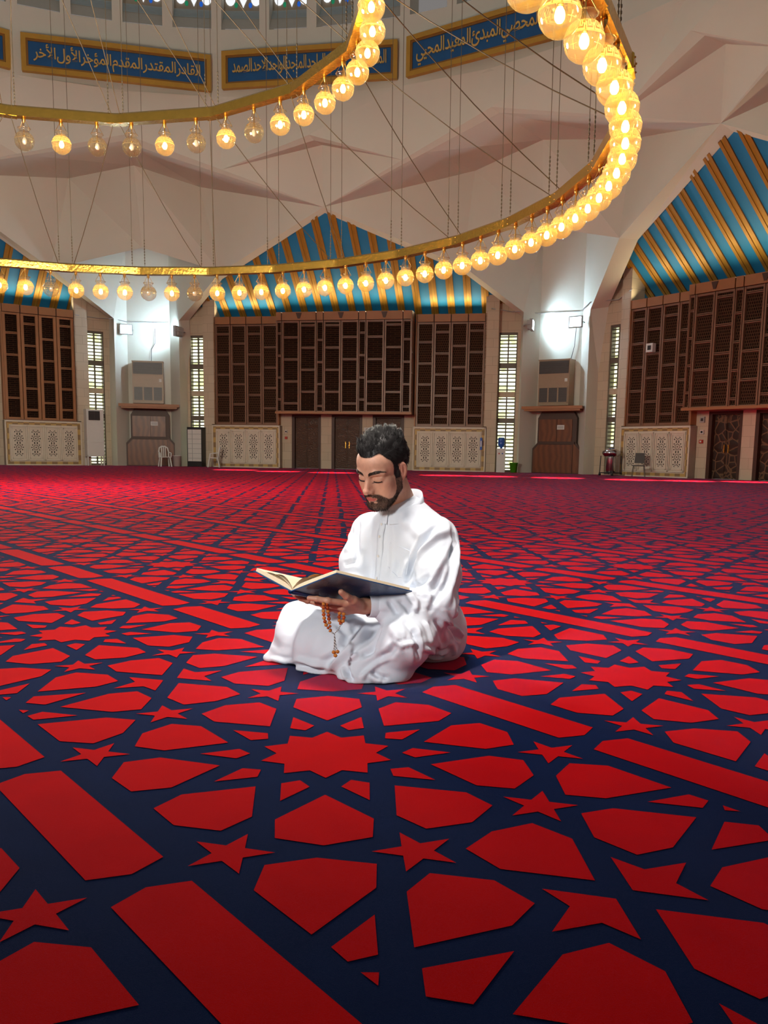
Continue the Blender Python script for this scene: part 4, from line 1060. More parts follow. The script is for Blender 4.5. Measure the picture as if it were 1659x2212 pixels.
# ------------------------------------------------------------------ thobe
def bp(l, f, z, o=(.13, 3.43)):                        # body frame point: left, forward, height
    q = np.array([o[0], o[1], 0])+BL*l+BF*f; return (q[0], q[1], z)
def torso_sdf(P):
    d = ell(P, bp(-.01, .03, .41), (.165, .120, .19), BR)
    d = smin(d, ell(P, bp(-.01, -.02, .46), (.165, .105, .12), BR), .08)
    d = smin(d, ell(P, bp(-.01, .03, .24), (.165, .135, .20), BR), .08)
    d = smin(d, ell(P, bp(.005, -.05, .12), (.178, .155, .14), BR), .08)
    d = smin(d, cap(P, SH_L, SH_R, .070), .09)
    d = smin(d, cap(P, NECK-np.array([-.01, -.015, .05]), NECK, .10, .088), .06)
    return d
_fl = unit(EL_L-WR_L)
def sleeve_L(P): return chain(P, [SH_L, SH_L*.55+EL_L*.45+np.array([.008, -.015, -.01]), EL_L, EL_L*.5+WR_L*.5, WR_L+_fl*.07], [.085, .080, .070, .062, .050], .03)
def sleeve_R(P): return chain(P, [SH_R, SH_R*.5+EL_R*.5+np.array([-.022, 0, 0]), EL_R, WR_R], [.078, .074, .068, .048], .03)
KN_L, KN_R = np.array([.075, 3.055, .145]), np.array([-.362, 3.385, .135])
def lap_sdf(P):
    d = chain(P, [bp(.08, .0, .13), (.115, 3.22, .165), KN_L], [.125, .11, .098], .04)
    d = smin(d, chain(P, [bp(-.09, .03, .13), (-.18, 3.42, .150), KN_R], [.125, .112, .092], .04), .06)
    d = smin(d, chain(P, [(-.37, 3.375, .06), (-.20, 3.20, .06), (-.06, 3.095, .05), (.045, 3.09, .05)], [.080, .080, .075, .07], .04), .06)
    d = smin(d, ell(P, (-.10, 3.30, .09), (.26, .16, .12)), .08)
    d = smin(d, ell(P, (.225, 3.46, .05), (.105, .13, .075)), .06)
    d = smax(d, -ell(P, (.135, 3.215, .02), (.065, .085, .075)), .05)
    d = smax(d, -(P[:, 0]+.448-.20*P[:, 2]), .05)
    # cloth spreading on the carpet
    d = smin(d, ell(P, (-.07, 3.055, .012), (.085, .060, .030)), .05)
    d = smin(d, ell(P, (.02, 3.05, .012), (.055, .045, .03)), .04)
    d = smin(d, ell(P, (-.365, 3.335, .012), (.105, .06, .035)), .05)
    d = smin(d, ell(P, (-.22, 3.20, .010), (.10, .06, .03)), .05)
    return d
def thobe_sdf(P):
    d = smin(torso_sdf(P), sleeve_L(P), .030)
    d = smin(d, sleeve_R(P), .030)
    d = smin(d, lap_sdf(P), .045)
    return smax(d, .003-P[:, 2], .006)
FOLDS = [
 ([(0.214,3.24,0.554),(0.18,3.225,0.537),(0.155,3.218,0.506),(0.131,3.224,0.474),(0.123,3.23,0.452),(0.115,3.243,0.429),(0.106,3.261,0.4),(0.098,3.27,0.372),(0.091,3.27,0.34),(0.079,3.111,0.332)], 0.013, -0.014),
 ([(0.265,3.287,0.544),(0.226,3.229,0.532),(0.19,3.214,0.518),(0.165,3.208,0.492),(0.141,3.212,0.465),(0.133,3.214,0.446),(0.124,3.22,0.427)], 0.018, 0.008),
 ([(0.099,3.262,0.427),(0.084,3.274,0.395),(0.069,3.279,0.365),(0.061,3.281,0.343),(0.054,3.283,0.321)], 0.02, 0.006),
 ([(0.275,3.257,0.488),(0.255,3.208,0.462),(0.236,3.169,0.435),(0.219,3.147,0.406),(0.202,3.136,0.369),(0.184,3.127,0.331),(0.176,3.117,0.317),(0.168,3.105,0.304)], 0.014, -0.009),
 ([(0.247,3.201,0.462),(0.227,3.166,0.437),(0.207,3.147,0.41),(0.189,3.141,0.381),(0.172,3.142,0.355),(0.154,3.134,0.33)], 0.02, 0.007),
 ([(0.179,3.144,0.38),(0.157,3.151,0.361),(0.135,3.169,0.34),(0.115,3.263,0.316),(0.087,3.108,0.33)], 0.012, -0.008),
 ([(0.225,3.135,0.351),(0.207,3.121,0.325),(0.189,3.104,0.299),(0.171,3.092,0.273),(0.153,3.08,0.246)], 0.013, -0.01),
 ([(0.128,3.116,0.322),(0.148,3.11,0.313),(0.168,3.105,0.304),(0.171,3.098,0.292),(0.173,3.094,0.28),(0.161,3.087,0.266),(0.148,3.078,0.252)], 0.012, 0.008),
 ([(0.016,3.062,0.298),(0.026,3.056,0.284),(0.036,3.053,0.27),(0.044,3.048,0.257),(0.052,3.038,0.245)], 0.01, -0.008),
 ([(0.051,3.066,0.303),(0.069,3.059,0.287),(0.087,3.055,0.27),(0.092,3.049,0.256),(0.097,3.038,0.243)], 0.011, -0.007),
 ([(0.091,3.089,0.32),(0.104,3.08,0.307),(0.117,3.077,0.292),(0.117,3.068,0.271),(0.117,3.057,0.25)], 0.012, 0.007),
 ([(0.248,3.311,0.566),(0.256,3.251,0.53),(0.268,3.245,0.489),(0.26,3.208,0.455),(0.252,3.169,0.421),(0.246,3.15,0.386),(0.235,3.14,0.356),(0.225,3.126,0.327),(0.214,3.108,0.299)], 0.014, -0.01),
 ([(0.282,3.292,0.506),(0.275,3.25,0.471),(0.268,3.201,0.438),(0.262,3.167,0.404),(0.253,3.152,0.37),(0.244,3.139,0.335),(0.235,3.116,0.303),(0.227,3.103,0.277),(0.22,3.099,0.249)], 0.018, 0.008),
 ([(0.288,3.201,0.39),(0.284,3.188,0.356),(0.281,3.189,0.321),(0.274,3.151,0.292),(0.277,3.145,0.26),(0.297,3.33,0.191)], 0.016, -0.006),
 ([(-0.098,3.448,0.564),(-0.104,3.416,0.53),(-0.11,3.409,0.495),(-0.108,3.401,0.459),(-0.106,3.391,0.425),(-0.106,3.385,0.396),(-0.106,3.384,0.367)], 0.012, -0.009),
 ([(-0.073,3.427,0.566),(-0.077,3.398,0.532),(-0.082,3.391,0.497),(-0.082,3.39,0.455),(-0.083,3.388,0.414)], 0.02, 0.005),
 ([(-0.139,3.466,0.506),(-0.139,3.436,0.475),(-0.145,3.424,0.448),(-0.151,3.412,0.421)], 0.018, 0.005),
 ([(-0.162,3.409,0.377),(-0.147,3.397,0.383),(-0.133,3.39,0.388),(-0.121,3.386,0.39),(-0.108,3.384,0.392)], 0.009, -0.007),
 ([(0.01,3.315,0.564),(0.011,3.309,0.522),(0.011,3.305,0.479),(0.01,3.312,0.446),(0.009,3.319,0.413),(0.007,3.321,0.38),(0.004,3.322,0.358),(-0.0,3.322,0.336)], 0.02, -0.005),
 ([(0.05,3.294,0.577),(0.081,3.281,0.557),(0.113,3.262,0.538),(0.128,3.241,0.522),(0.144,3.224,0.505)], 0.022, 0.006),
 ([(0.06,3.283,0.429),(0.057,3.287,0.393),(0.053,3.286,0.358),(0.064,3.279,0.341),(0.075,3.274,0.323)], 0.018, -0.005),
 ([(-0.365,3.343,0.217),(-0.341,3.319,0.205),(-0.309,3.305,0.2),(-0.278,3.284,0.196)], 0.03, -0.01),
 ([(-0.4,3.333,0.181),(-0.404,3.313,0.148),(-0.41,3.306,0.113),(-0.425,3.316,0.066),(-0.435,3.292,0.027)], 0.03, 0.01),
 ([(-0.34,3.314,0.201),(-0.347,3.273,0.164),(-0.354,3.24,0.127),(-0.363,3.232,0.083),(-0.377,3.254,0.031)], 0.035, -0.01),
 ([(-0.289,3.355,0.233),(-0.252,3.329,0.228),(-0.207,3.187,0.245),(-0.175,3.218,0.224),(-0.141,3.237,0.204)], 0.018, -0.012),
 ([(-0.189,3.233,0.202),(-0.161,3.212,0.193),(-0.134,3.192,0.184),(-0.1,3.206,0.189),(-0.066,3.22,0.195)], 0.02, 0.008),
 ([(-0.165,3.191,0.183),(-0.15,3.162,0.168),(-0.136,3.138,0.152),(-0.143,3.114,0.134),(-0.149,3.094,0.115)], 0.016, -0.009),
 ([(-0.05,3.2,0.189),(-0.072,3.154,0.16),(-0.093,3.096,0.136),(-0.122,3.066,0.108),(-0.153,3.068,0.074),(-0.18,3.085,0.046),(-0.208,3.109,0.016)], 0.016, 0.013),
 ([(-0.082,3.219,0.195),(-0.1,3.181,0.176),(-0.118,3.145,0.156),(-0.135,3.115,0.136),(-0.157,3.093,0.11),(-0.179,3.089,0.079),(-0.21,3.101,0.055),(-0.242,3.118,0.029)], 0.016, -0.01),
 ([(-0.003,3.054,0.213),(-0.013,3.039,0.185),(-0.024,3.038,0.155),(-0.033,3.037,0.135),(-0.041,3.03,0.116),(-0.066,3.029,0.104),(-0.091,3.028,0.092)], 0.014, -0.012),
 ([(0.038,2.967,0.121),(0.007,2.996,0.094),(-0.025,3.01,0.07),(-0.041,3.006,0.056),(-0.057,3.0,0.044),(-0.069,2.994,0.031),(-0.081,2.992,0.017)], 0.009, 0.009),
 ([(0.045,2.963,0.162),(0.034,2.965,0.142),(0.024,2.975,0.119),(-0.001,2.999,0.101),(-0.025,3.013,0.084)], 0.014, -0.01),
 ([(-0.131,3.033,0.052),(-0.126,3.022,0.042),(-0.122,3.011,0.032),(-0.111,3.0,0.021),(-0.101,2.996,0.008)], 0.01, -0.012),
 ([(-0.149,3.053,0.052),(-0.142,3.034,0.039),(-0.135,3.017,0.025),(-0.124,3.006,0.016)], 0.01, 0.009),
 ([(-0.091,3.04,0.107),(-0.097,3.037,0.1),(-0.103,3.035,0.093),(-0.112,3.038,0.087),(-0.121,3.041,0.081)], 0.009, 0.009),
 ([(-0.04,3.004,0.053),(-0.025,3.0,0.042),(-0.01,2.997,0.03),(0.008,2.997,0.025),(0.025,2.998,0.02)], 0.01, -0.009),
 ([(-0.054,2.997,0.037),(-0.039,2.995,0.027),(-0.024,2.994,0.018),(-0.012,2.995,0.018),(0.0,2.996,0.018)], 0.01, 0.008),
 ([(-0.348,3.239,0.013),(-0.314,3.168,0.024),(-0.286,3.143,0.024),(-0.243,3.12,0.02),(-0.2,3.108,0.014)], 0.011, -0.01),
 ([(-0.327,3.188,0.04),(-0.297,3.155,0.041),(-0.269,3.131,0.041),(-0.234,3.112,0.041),(-0.2,3.098,0.04)], 0.014, 0.008),
 ([(-0.447,3.297,0.017),(-0.409,3.274,0.017),(-0.371,3.255,0.017),(-0.351,3.235,0.019),(-0.327,3.186,0.029)], 0.01, 0.007),
 ([(0.047,2.961,0.148),(0.064,2.958,0.153),(0.081,2.958,0.157),(0.101,2.961,0.16),(0.121,2.97,0.162)], 0.007, 0.007),
 ([(0.106,2.995,0.216),(0.112,2.977,0.193),(0.118,2.969,0.167),(0.121,2.97,0.13),(0.126,2.995,0.086)], 0.012, -0.012),
 ([(0.133,2.976,0.143),(0.161,3.011,0.127),(0.202,3.248,0.063),(0.233,3.272,0.058),(0.266,3.305,0.051)], 0.007, 0.008),
 ([(0.139,2.983,0.124),(0.179,3.281,0.046),(0.205,3.287,0.035),(0.224,3.292,0.035),(0.244,3.304,0.034)], 0.01, -0.01),
 ([(0.218,3.099,0.244),(0.243,3.127,0.21),(0.28,3.282,0.15),(0.298,3.308,0.126),(0.317,3.342,0.099)], 0.008, 0.009),
 ([(0.226,3.11,0.221),(0.255,3.243,0.167),(0.278,3.278,0.132),(0.294,3.306,0.111),(0.311,3.335,0.09)], 0.01, -0.012),
 ([(0.202,3.248,0.063),(0.211,3.292,0.031)], 0.01, -0.01),
 ([(0.071,3.026,0.24),(0.083,2.999,0.225),(0.096,2.983,0.209),(0.102,2.972,0.191),(0.108,2.967,0.173)], 0.016, -0.008),
 ([(0.148,3.066,0.228),(0.158,3.048,0.204),(0.168,3.039,0.178),(0.17,3.032,0.154),(0.175,3.055,0.123)], 0.016, 0.007),
 ([(0.19,3.095,0.234),(0.201,3.109,0.198),(0.215,3.143,0.157),(0.227,3.191,0.12),(0.24,3.255,0.079)], 0.014, -0.008),
 ([(0.022,3.027,0.224),(0.034,2.992,0.209),(0.047,2.972,0.19),(0.049,2.964,0.172),(0.052,2.96,0.153)], 0.02, 0.007),
 ([(0.261,3.258,0.111),(0.272,3.291,0.082),(0.283,3.318,0.054),(0.279,3.33,0.031)], 0.014, 0.007),
]
LINE_PLACKET = [(-0.006,3.331,0.56),(-0.009,3.331,0.545),(-0.011,3.33,0.531),(-0.013,3.329,0.514),(-0.014,3.328,0.498),(-0.016,3.33,0.474),(-0.017,3.336,0.449),(-0.018,3.345,0.42),(-0.02,3.35,0.392),(-0.022,3.352,0.362),(-0.025,3.351,0.332),(-0.027,3.354,0.32),(-0.03,3.357,0.308)]
LINE_POCKET = [(0.019,3.3,0.477),(0.059,3.278,0.464),(0.099,3.258,0.451),(0.093,3.269,0.406),(0.088,3.272,0.361),(0.07,3.278,0.354),(0.053,3.285,0.348),(0.033,3.299,0.364),(0.013,3.316,0.381)]
LINE_HEM = [(0.047,2.961,0.146),(0.064,2.958,0.151),(0.081,2.958,0.155),(0.098,2.961,0.159),(0.116,2.967,0.162)]
LINE_SEAM = []
def seg_dist(P, L):
    """distance to a polyline and parameter 0..1 along it"""
    L = np.asarray(L, np.float32); best = np.full(len(P), 9., np.float32); par = np.zeros(len(P), np.float32); n = len(L)-1
    for i in range(n):
        a, b = L[i], L[i+1]; ab = b-a; t = np.clip(((P-a)@ab)/(ab@ab+1e-9), 0, 1); d = np.linalg.norm(P-a-t[:, None]*ab, axis=1)
        m = d < best; best[m] = d[m]; par[m] = (i+t[m])/n
    return best, par
def fold_cloth(T, G):
    T = T.copy()
    N = grad(thobe_sdf, T, .004); D = np.zeros(len(T), np.float32)
    for L, w, h in FOLDS:
        c = np.asarray(L); lo, hi = c.min(0)-3*w, c.max(0)+3*w
        m = np.all((T > lo) & (T < hi), axis=1); I = np.where(m)[0]
        if not len(I): continue
        d, t = seg_dist(T[I].astype(np.float32), L)
        tap = np.clip(np.minimum(t, 1-t)/.22, 0, 1); tap = tap*tap*(3-2*tap)
        k = d/max(w*.9, .0095); D[I] += 1.45*h*tap*(np.exp(-k*k)-.28*np.exp(-(k-1.7)**2*1.6))
    # drapery that radiates from the near knee and hangs from the far one, creases across the sleeves
    x, y, z = T[:, 0], T[:, 1], T[:, 2]
    kx, ky = x-KN_L[0], z-KN_L[2]-.02; r = np.sqrt(kx*kx+ky*ky+(y-KN_L[1])**2)
    a = np.arctan2(ky, kx)
    D += .0026*np.sin(a*7+3*np.sin(r*22))*np.exp(-((r-.14)/.07)**2)*(z < .26)
    D += .0030*np.sin((x*.72-y*.69)*64+.5*np.sin(z*14))*np.clip((.25-z)/.12, 0, 1)*np.clip((-.02-x)/.10, 0, 1)
    el = np.linalg.norm(T-EL_L, axis=1); al = (T-EL_L)@_fl
    D += .0030*np.sin(al*120+z*46+1.5*np.sin(y*50))*np.exp(-(el/.11)**2)
    s = np.sin(x*61+2.1*np.sin(z*37+y*23))*np.sin(z*45+1.7*np.sin(y*41-x*19))
    D += .0010*s
    T = T+N*D[:, None]
    T[:, 2] = np.maximum(T[:, 2], .003)
    return T
HAND_L = {'wrist': [(-0.0675, 3.075, 0.2709)], 'index': [(-0.1318, 3.015, 0.2906), (-0.1953, 2.985, 0.3031), (-0.2326, 2.985, 0.3091), (-0.2605, 2.99, 0.3111)], 'middle': [(-0.1455, 3.03, 0.2727), (-0.208, 3.03, 0.2818), (-0.2385, 3.04, 0.2862), (-0.2624, 3.05, 0.2892)], 'ring': [(-0.1433, 3.055, 0.2581), (-0.194, 3.07, 0.2614), (-0.2185, 3.085, 0.2685), (-0.236, 3.095, 0.275)], 'pinky': [(-0.1343, 3.08, 0.2486), (-0.1723, 3.1, 0.2495), (-0.1915, 3.11, 0.2576), (-0.2074, 3.12, 0.2642)], 'thumb': [(-0.0853, 3.05, 0.2801), (-0.1052, 3.0, 0.3035), (-0.1301, 2.972, 0.3226), (-0.1472, 2.958, 0.3393)]}
HAND_R = {'wrist': [(-0.1863, 3.22, 0.2734)], 'index': [(-0.2335, 3.15, 0.2966), (-0.2743, 3.09, 0.3025), (-0.3111, 3.04, 0.3152), (-0.3303, 3.035, 0.3274)], 'middle': [(-0.2232, 3.15, 0.2846), (-0.2575, 3.09, 0.2925), (-0.2946, 3.04, 0.3038), (-0.315, 3.03, 0.3152)], 'ring': [(-0.2129, 3.15, 0.2761), (-0.2424, 3.09, 0.2826), (-0.2719, 3.045, 0.2916), (-0.2941, 3.035, 0.3013)], 'pinky': [(-0.2027, 3.15, 0.2711), (-0.2247, 3.1, 0.276), (-0.2467, 3.06, 0.2843), (-0.267, 3.045, 0.2933)], 'thumb': [(-0.1956, 3.2, 0.2836), (-0.2206, 3.16, 0.2986), (-0.2355, 3.13, 0.3084), (-0.2475, 3.11, 0.3149)]}
def hand_sdf(P, H, elbow):
    w = np.array(H['wrist'][0]); fdir = unit(np.array(elbow)-w)
    d = cap(P, w+fdir*.07, w+fdir*.005, .030, .0265)
    palm = None
    for i, (f, r) in enumerate((('index', .0165), ('middle', .0165), ('ring', .016), ('pinky', .0145))):
        m = np.array(H[f][0]); c = cap(P, w*.93+m*.07, m, .017, r*.92)
        palm = c if palm is None else smin(palm, c, .016)
    th = [np.array(t) for t in H['thumb']]
    palm = smin(palm, cap(P, w*.6+th[0]*.4, th[1], .0185, .0145), .018)
    d = smin(d, palm, .022)
    for f, r in (('index', .0112), ('middle', .0115), ('ring', .0108), ('pinky', .0094)):
        q = [np.array(t) for t in H[f]]
        fg = chain(P, q, [r*1.12, r*1.0, r*.93, r*.80], .004)
        fg = smin(fg, ell(P, q[1], (r*1.1,)*3), .006)
        d = smin(d, fg, .006)
    tg = chain(P, th, [.016, .0138, .0122, .0105], .005)
    return smin(d, tg, .008)
# ------------------------------------------------------------------ skin, hair, beard
def ramp(a, b, x): t = np.clip((x-a)/(b-a), 0, 1); return t*t*(3-2*t)
def scalp_mask(p):
    x, y, z = np.abs(p[:, 0]), p[:, 1], p[:, 2]
    side = np.interp(y, [-12, -4.5, -2.7, -2.3, .6, .9, 2.3, 2.8, 3.6, 4.6, 5.4, 6.2, 9], [-6.5, -5.5, -4.0, 2.0, 2.0, -2.6, -2.6, 2.6, 4.4, 5.6, 7.2, 6.9, 6.6])
    front = np.interp(x, [0, 2.2, 4.2, 5.6], [6.6, 6.7, 7.5, 7.2])
    w = ramp(4.2, 6.2, y)*ramp(6.5, 4.5, x)
    return ramp(-.25, .25, z-(side*(1-w)+front*w))
def beard_mask(p):
    x, y, z = np.abs(p[:, 0]), p[:, 1], p[:, 2]
    top = np.interp(y, [.5, 2.3, 2.9, 3.8, 5.2, 6.4, 7.4, 8.3, 9.1], [0., -1.6, -5.0, -7.0, -8.2, -8.1, -7.0, -5.9, -5.55])
    low = np.interp(y, [.5, 1.5, 3, 5, 9], [-6.2, -7.6, -9.8, -12.6, -13])
    m = ramp(.25, -.35, z-top)*ramp(-.5, .5, z-low)*ramp(.3, .9, y)
    lips = ((x/2.35)**2+((z+7.25)/.82)**2 < 1) & (y > 7.2); m = np.where(lips, 0, m)
    soul = (z < -8.05) & (z > -9.0) & (x < 1.9) & (y > 7); m = np.where(soul, m*ramp(.9, .45, x), m)
    phil = (x < .25) & (z > -6.5) & (y > 8); return np.where(phil, m*.45, m)
def lip_mask(p):
    x, y, z = np.abs(p[:, 0]), p[:, 1], p[:, 2]
    return ramp(1.05, .75, np.sqrt((x/2.35)**2+((z+7.3)/.78)**2))*ramp(7.4, 8.2, y)
def skin_mat():
    m = bpy.data.materials.new('skin'); m.use_nodes = True; nt = m.node_tree; b = nt.nodes['Principled BSDF']
    a = nt.nodes.new('ShaderNodeAttribute'); a.attribute_name = 'tone'
    no = nt.nodes.new('ShaderNodeTexNoise'); no.inputs['Scale'].default_value = 60
    mx = nt.nodes.new('ShaderNodeMix'); mx.data_type = 'RGBA'; mx.blend_type = 'MULTIPLY'; mx.inputs[0].default_value = .25
    nt.links.new(a.outputs[0], mx.inputs[6]); nt.links.new(no.outputs[0], mx.inputs[7]); nt.links.new(mx.outputs[2], b.inputs['Base Color'])
    b.inputs['Roughness'].default_value = .48; b.inputs['Specular IOR Level'].default_value = .4
    b.inputs['Subsurface Weight'].default_value = .12; b.inputs['Subsurface Radius'].default_value = (.012, .005, .003); b.inputs['Subsurface Scale'].default_value = .6
    bp_ = nt.nodes.new('ShaderNodeBump'); bp_.inputs['Strength'].default_value = .12; bp_.inputs['Distance'].default_value = .002
    n2 = nt.nodes.new('ShaderNodeTexNoise'); n2.inputs['Scale'].default_value = 420
    nt.links.new(n2.outputs[0], bp_.inputs['Height']); nt.links.new(bp_.outputs[0], b.inputs['Normal'])
    return m
M['skin'] = skin_mat()
M['hair'] = mat('black_brown_hair', (.008, .006, .006), .45, var=.4, scale=30, spec=.35)
M['beard'] = mat('dark_brown_beard', (.030, .017, .010), .55, var=.6, scale=60, spec=.3)
M['cotton'] = mat('white_cotton', (.66, .71, .78), .85, var=.03, scale=14, bump=.05, bscale=420)
M['cotton_edge'] = mat('white_cotton_trim', (.66, .715, .785), .8, var=.03, bump=.04, bscale=420)
SKIN = np.array([.62, .335, .225])
def strands(name, roots, paths, width, m, parent, **kw):
    """paths: (n, k, 3) points -> tapered three sided tubes, one mesh"""
    n, k, _ = paths.shape
    t = paths[:, 1:]-paths[:, :-1]; t = np.concatenate([t, t[:, -1:]], 1); t /= np.linalg.norm(t, axis=2, keepdims=True)+1e-9
    ref = np.where(np.abs(t[..., 2:3]) < .9, np.array([0, 0, 1.]), np.array([1., 0, 0])); a = np.cross(t, ref); a /= np.linalg.norm(a, axis=2, keepdims=True)+1e-9; b = np.cross(a, t)
    w = width*np.linspace(1, .25, k)[None, :, None]
    V = np.stack([paths+(a*math.cos(q)+b*math.sin(q))*w for q in (0, 2.094, 4.189)], 2).reshape(-1, 3)
    base = (np.arange(n)*k*3)[:, None]; F_ = []
    for i in range(k-1):
        for q in range(3):
            F_.append(np.concatenate([base+i*3+q, base+i*3+(q+1) % 3, base+(i+1)*3+(q+1) % 3, base+(i+1)*3+q], 1))
    return V, np.concatenate(F_)
def sample_faces(V, Fq, w, n):
    A, B, C_ = V[Fq[:, 0]], V[Fq[:, 1]], V[Fq[:, 2]]; D_ = V[Fq[:, 3]]
    ar = np.linalg.norm(np.cross(C_-A, D_-B), axis=1)*w; ar = np.maximum(ar, 0)
    I = RNG.choice(len(Fq), n, p=ar/ar.sum()); u, v = RNG.random((2, n, 1))
    return (A[I]*(1-u)+B[I]*u)*(1-v)+(D_[I]*(1-u)+C_[I]*u)*v

def build_person():
    hv, hf = nets(head_sdf, (-9.5, -12, -17), (9.5, 13.5, 12.5), .26)
    hv = settle(head_sdf, hv, .26, 2)
    hn = grad(head_sdf, hv, .12)
    sm, bm, lm = scalp_mask(hv), beard_mask(hv), lip_mask(hv)
    tone = np.tile(SKIN, (len(hv), 1))
    x, y, z = np.abs(hv[:, 0]), hv[:, 1], hv[:, 2]
    red = np.exp(-((hv[:, 1]-10.5)**2+(z+4)**2+x**2)/5)*.5+np.exp(-((x-4.6)**2+(z+3.2)**2+(y-6)**2)/7)*.35+ramp(6.9, 7.6, x)*.6
    tone = tone*(1-red[:, None])+np.array([.58, .22, .15])*red[:, None]
    tone = tone*(1-lm[:, None])+np.array([.46, .105, .085])*lm[:, None]
    tone = tone*(1-.85*bm[:, None])+np.array([.055, .032, .024])*.85*bm[:, None]
    tone = tone*(1-.92*sm[:, None])+np.array([.035, .024, .02])*.92*sm[:, None]
    lid = np.exp(-((z+1.62-.06*(x-3.1)**2*-1)/.13)**2)*ramp(1.2, 1.6, x)*ramp(4.9, 4.5, x)*ramp(6.6, 7.2, y)
    tone = tone*(1-lid[:, None])+np.array([.02, .012, .01])*lid[:, None]
    verts = [hw(hv)]; faces = [hf[:, ::-1]]; tones = [tone]
    for H, elb, lo, hi in ((HAND_L, EL_L, (-.29, 2.93, .21), (-.02, 3.15, .36)), (HAND_R, EL_R, (-.36, 3.0, .24), (-.14, 3.31, .36))):
        fn = lambda P: hand_sdf(P, H, elb)
        v, f = nets(fn, lo, hi, .0022); v = settle(fn, v, .0022, 1)
        t = np.tile(SKIN*np.array([1.0, .97, .95]), (len(v), 1))
        for fg in ('index', 'middle', 'ring', 'pinky', 'thumb'):                       # redder knuckles and tips, pale nails
            for q, s_, a in ((H[fg][1], .010, .30), (H[fg][-1], .010, .45)):
                w = np.exp(-(np.linalg.norm(v-np.array(q), axis=1)/s_)**2)*a; t = t*(1-w[:, None])+np.array([.60, .20, .14])*w[:, None]
        verts.append(v); faces.append(f); tones.append(t)
    def core(P):                                          # trunk, limbs and feet under the cloth
        d = chain(P, [NECK+np.array([0, .01, .02]), bp(0, 0, .45), bp(0, -.01, .28), bp(0, -.04, .12)], [.058, .10, .105, .12], .05)
        d = smin(d, cap(P, SH_L, SH_R, .05), .05)
        d = smin(d, chain(P, [SH_L, EL_L, WR_L], [.05, .042, .028], .02), .03); d = smin(d, chain(P, [SH_R, EL_R, WR_R], [.05, .042, .028], .02), .03)
        d = smin(d, chain(P, [bp(.08, 0, .12), KN_L+np.array([.01, .03, -.01]), (-.16, 3.28, .06), (-.22, 3.30, .05)], [.08, .055, .035, .03], .02), .03)
        return smin(d, chain(P, [bp(-.09, .02, .12), KN_R+np.array([.03, 0, -.01]), (-.08, 3.31, .06), (-.02, 3.32, .05)], [.08, .055, .035, .03], .02), .03)
    v, f = nets(core, (-.5, 2.95, 0), (.4, 3.7, .68), .016); verts.append(v); faces.append(f); tones.append(np.tile(SKIN, (len(v), 1)))
    off = 0; F_ = []
    for v, f in zip(verts, faces): F_.append(f+off); off += len(v)
    o = mesh_np('person', np.concatenate(verts), np.concatenate(F_), M['skin'], label='seated man in a white robe reading a large open book on the carpet', cat='person')
    at_ = o.data.attributes.new('tone', 'FLOAT_COLOR', 'POINT'); t = np.concatenate(tones)
    at_.data.foreach_set('color', np.concatenate([t, np.ones((len(t), 1))], 1).astype(np.float32).ravel())
    # ---- hair: a close cap and some thousands of strands
    keep = sm[hf].min(1) > .35; idx = -np.ones(len(hv), int); used_ = np.unique(hf[keep]); idx[used_] = np.arange(len(used_))
    hvk, hnk = hv[used_], hn[used_]
    volf = lambda q, k: (.12+.80*ramp(6.4, 9.5, q[:, 2])*ramp(-9, -2, q[:, 1])*ramp(7.0, 5.0, np.abs(q[:, 0]))*ramp(8.3, 6.6, q[:, 1]))*ramp(.3, .9, k)
    capv = hvk+hnk*volf(hvk, sm[used_])[:, None]
    V = [capv]; F_ = [idx[hf[keep]][:, ::-1]]
    w = sm[hf].mean(1)*(sm[hf].min(1) > .2)
    r = sample_faces(hv, hf, w*np.where(hv[hf].mean(1)[:, 2] > 6, 1.7, .9)*np.where(hv[hf].mean(1)[:, 1] > 3, 1.5, 1.), 15000); n = grad(head_sdf, r, .15)
    top = ramp(5.6, 8.0, r[:, 2])*ramp(7.6, 5.6, np.abs(r[:, 0]))
    part = np.exp(-((r[:, 0]-(5.0-.06*(r[:, 1]-2)**2*.2))/.32)**2)*ramp(-4.5, -2, r[:, 1])*ramp(5, 7, r[:, 2])
    ok = RNG.random(len(r)) > part*.95; r, n, top = r[ok], n[ok], top[ok]; r = r+n*(volf(r, scalp_mask(r))*.85)[:, None]
    # locks: every strand leans towards the centre of its lock
    cen_ = r[RNG.choice(len(r), 420, replace=False)]; near = np.concatenate([((q[:, None]-cen_[None])**2).sum(-1).argmin(1) for q in np.array_split(r, 12)])
    cdir = RNG.normal(0, .17, (420, 3)); clen = RNG.uniform(.75, 1.2, 420)
    L = (.65+RNG.random(len(r))*.4)*(1-top)+top*(1.9+1.0*ramp(2, 8, r[:, 1])+RNG.random(len(r))*.5)*clen[near]
    comb = np.where(top[:, None] > .35, np.array([-.45, -.80, .22]), np.array([0, -.55, -.75])); comb = comb+cdir[near]+RNG.normal(0, .06, comb.shape); comb /= np.linalg.norm(comb, axis=1, keepdims=True)
    tt = np.linspace(0, 1, 6)[None, :, None]
    lift = (.20+.46*top*(.6+.5*ramp(0, 8, r[:, 1])))[:, None, None]
    P = r[:, None]+L[:, None, None]*(tt*(n[:, None]*lift+comb[:, None]*.50)+tt**2*(comb[:, None]*.55-n[:, None]*lift*.40))
    pull = (cen_[near]-r)*np.minimum(1, .55*top)[:, None]; P = P+pull[:, None]*tt
    sv, sf = strands('hair', r, P, .055, None, None); F_.append(sf[:, ::-1]+len(capv)); V.append(sv)
    mesh_np('hair', hw(np.concatenate(V)), np.concatenate(F_), M['hair'], o)
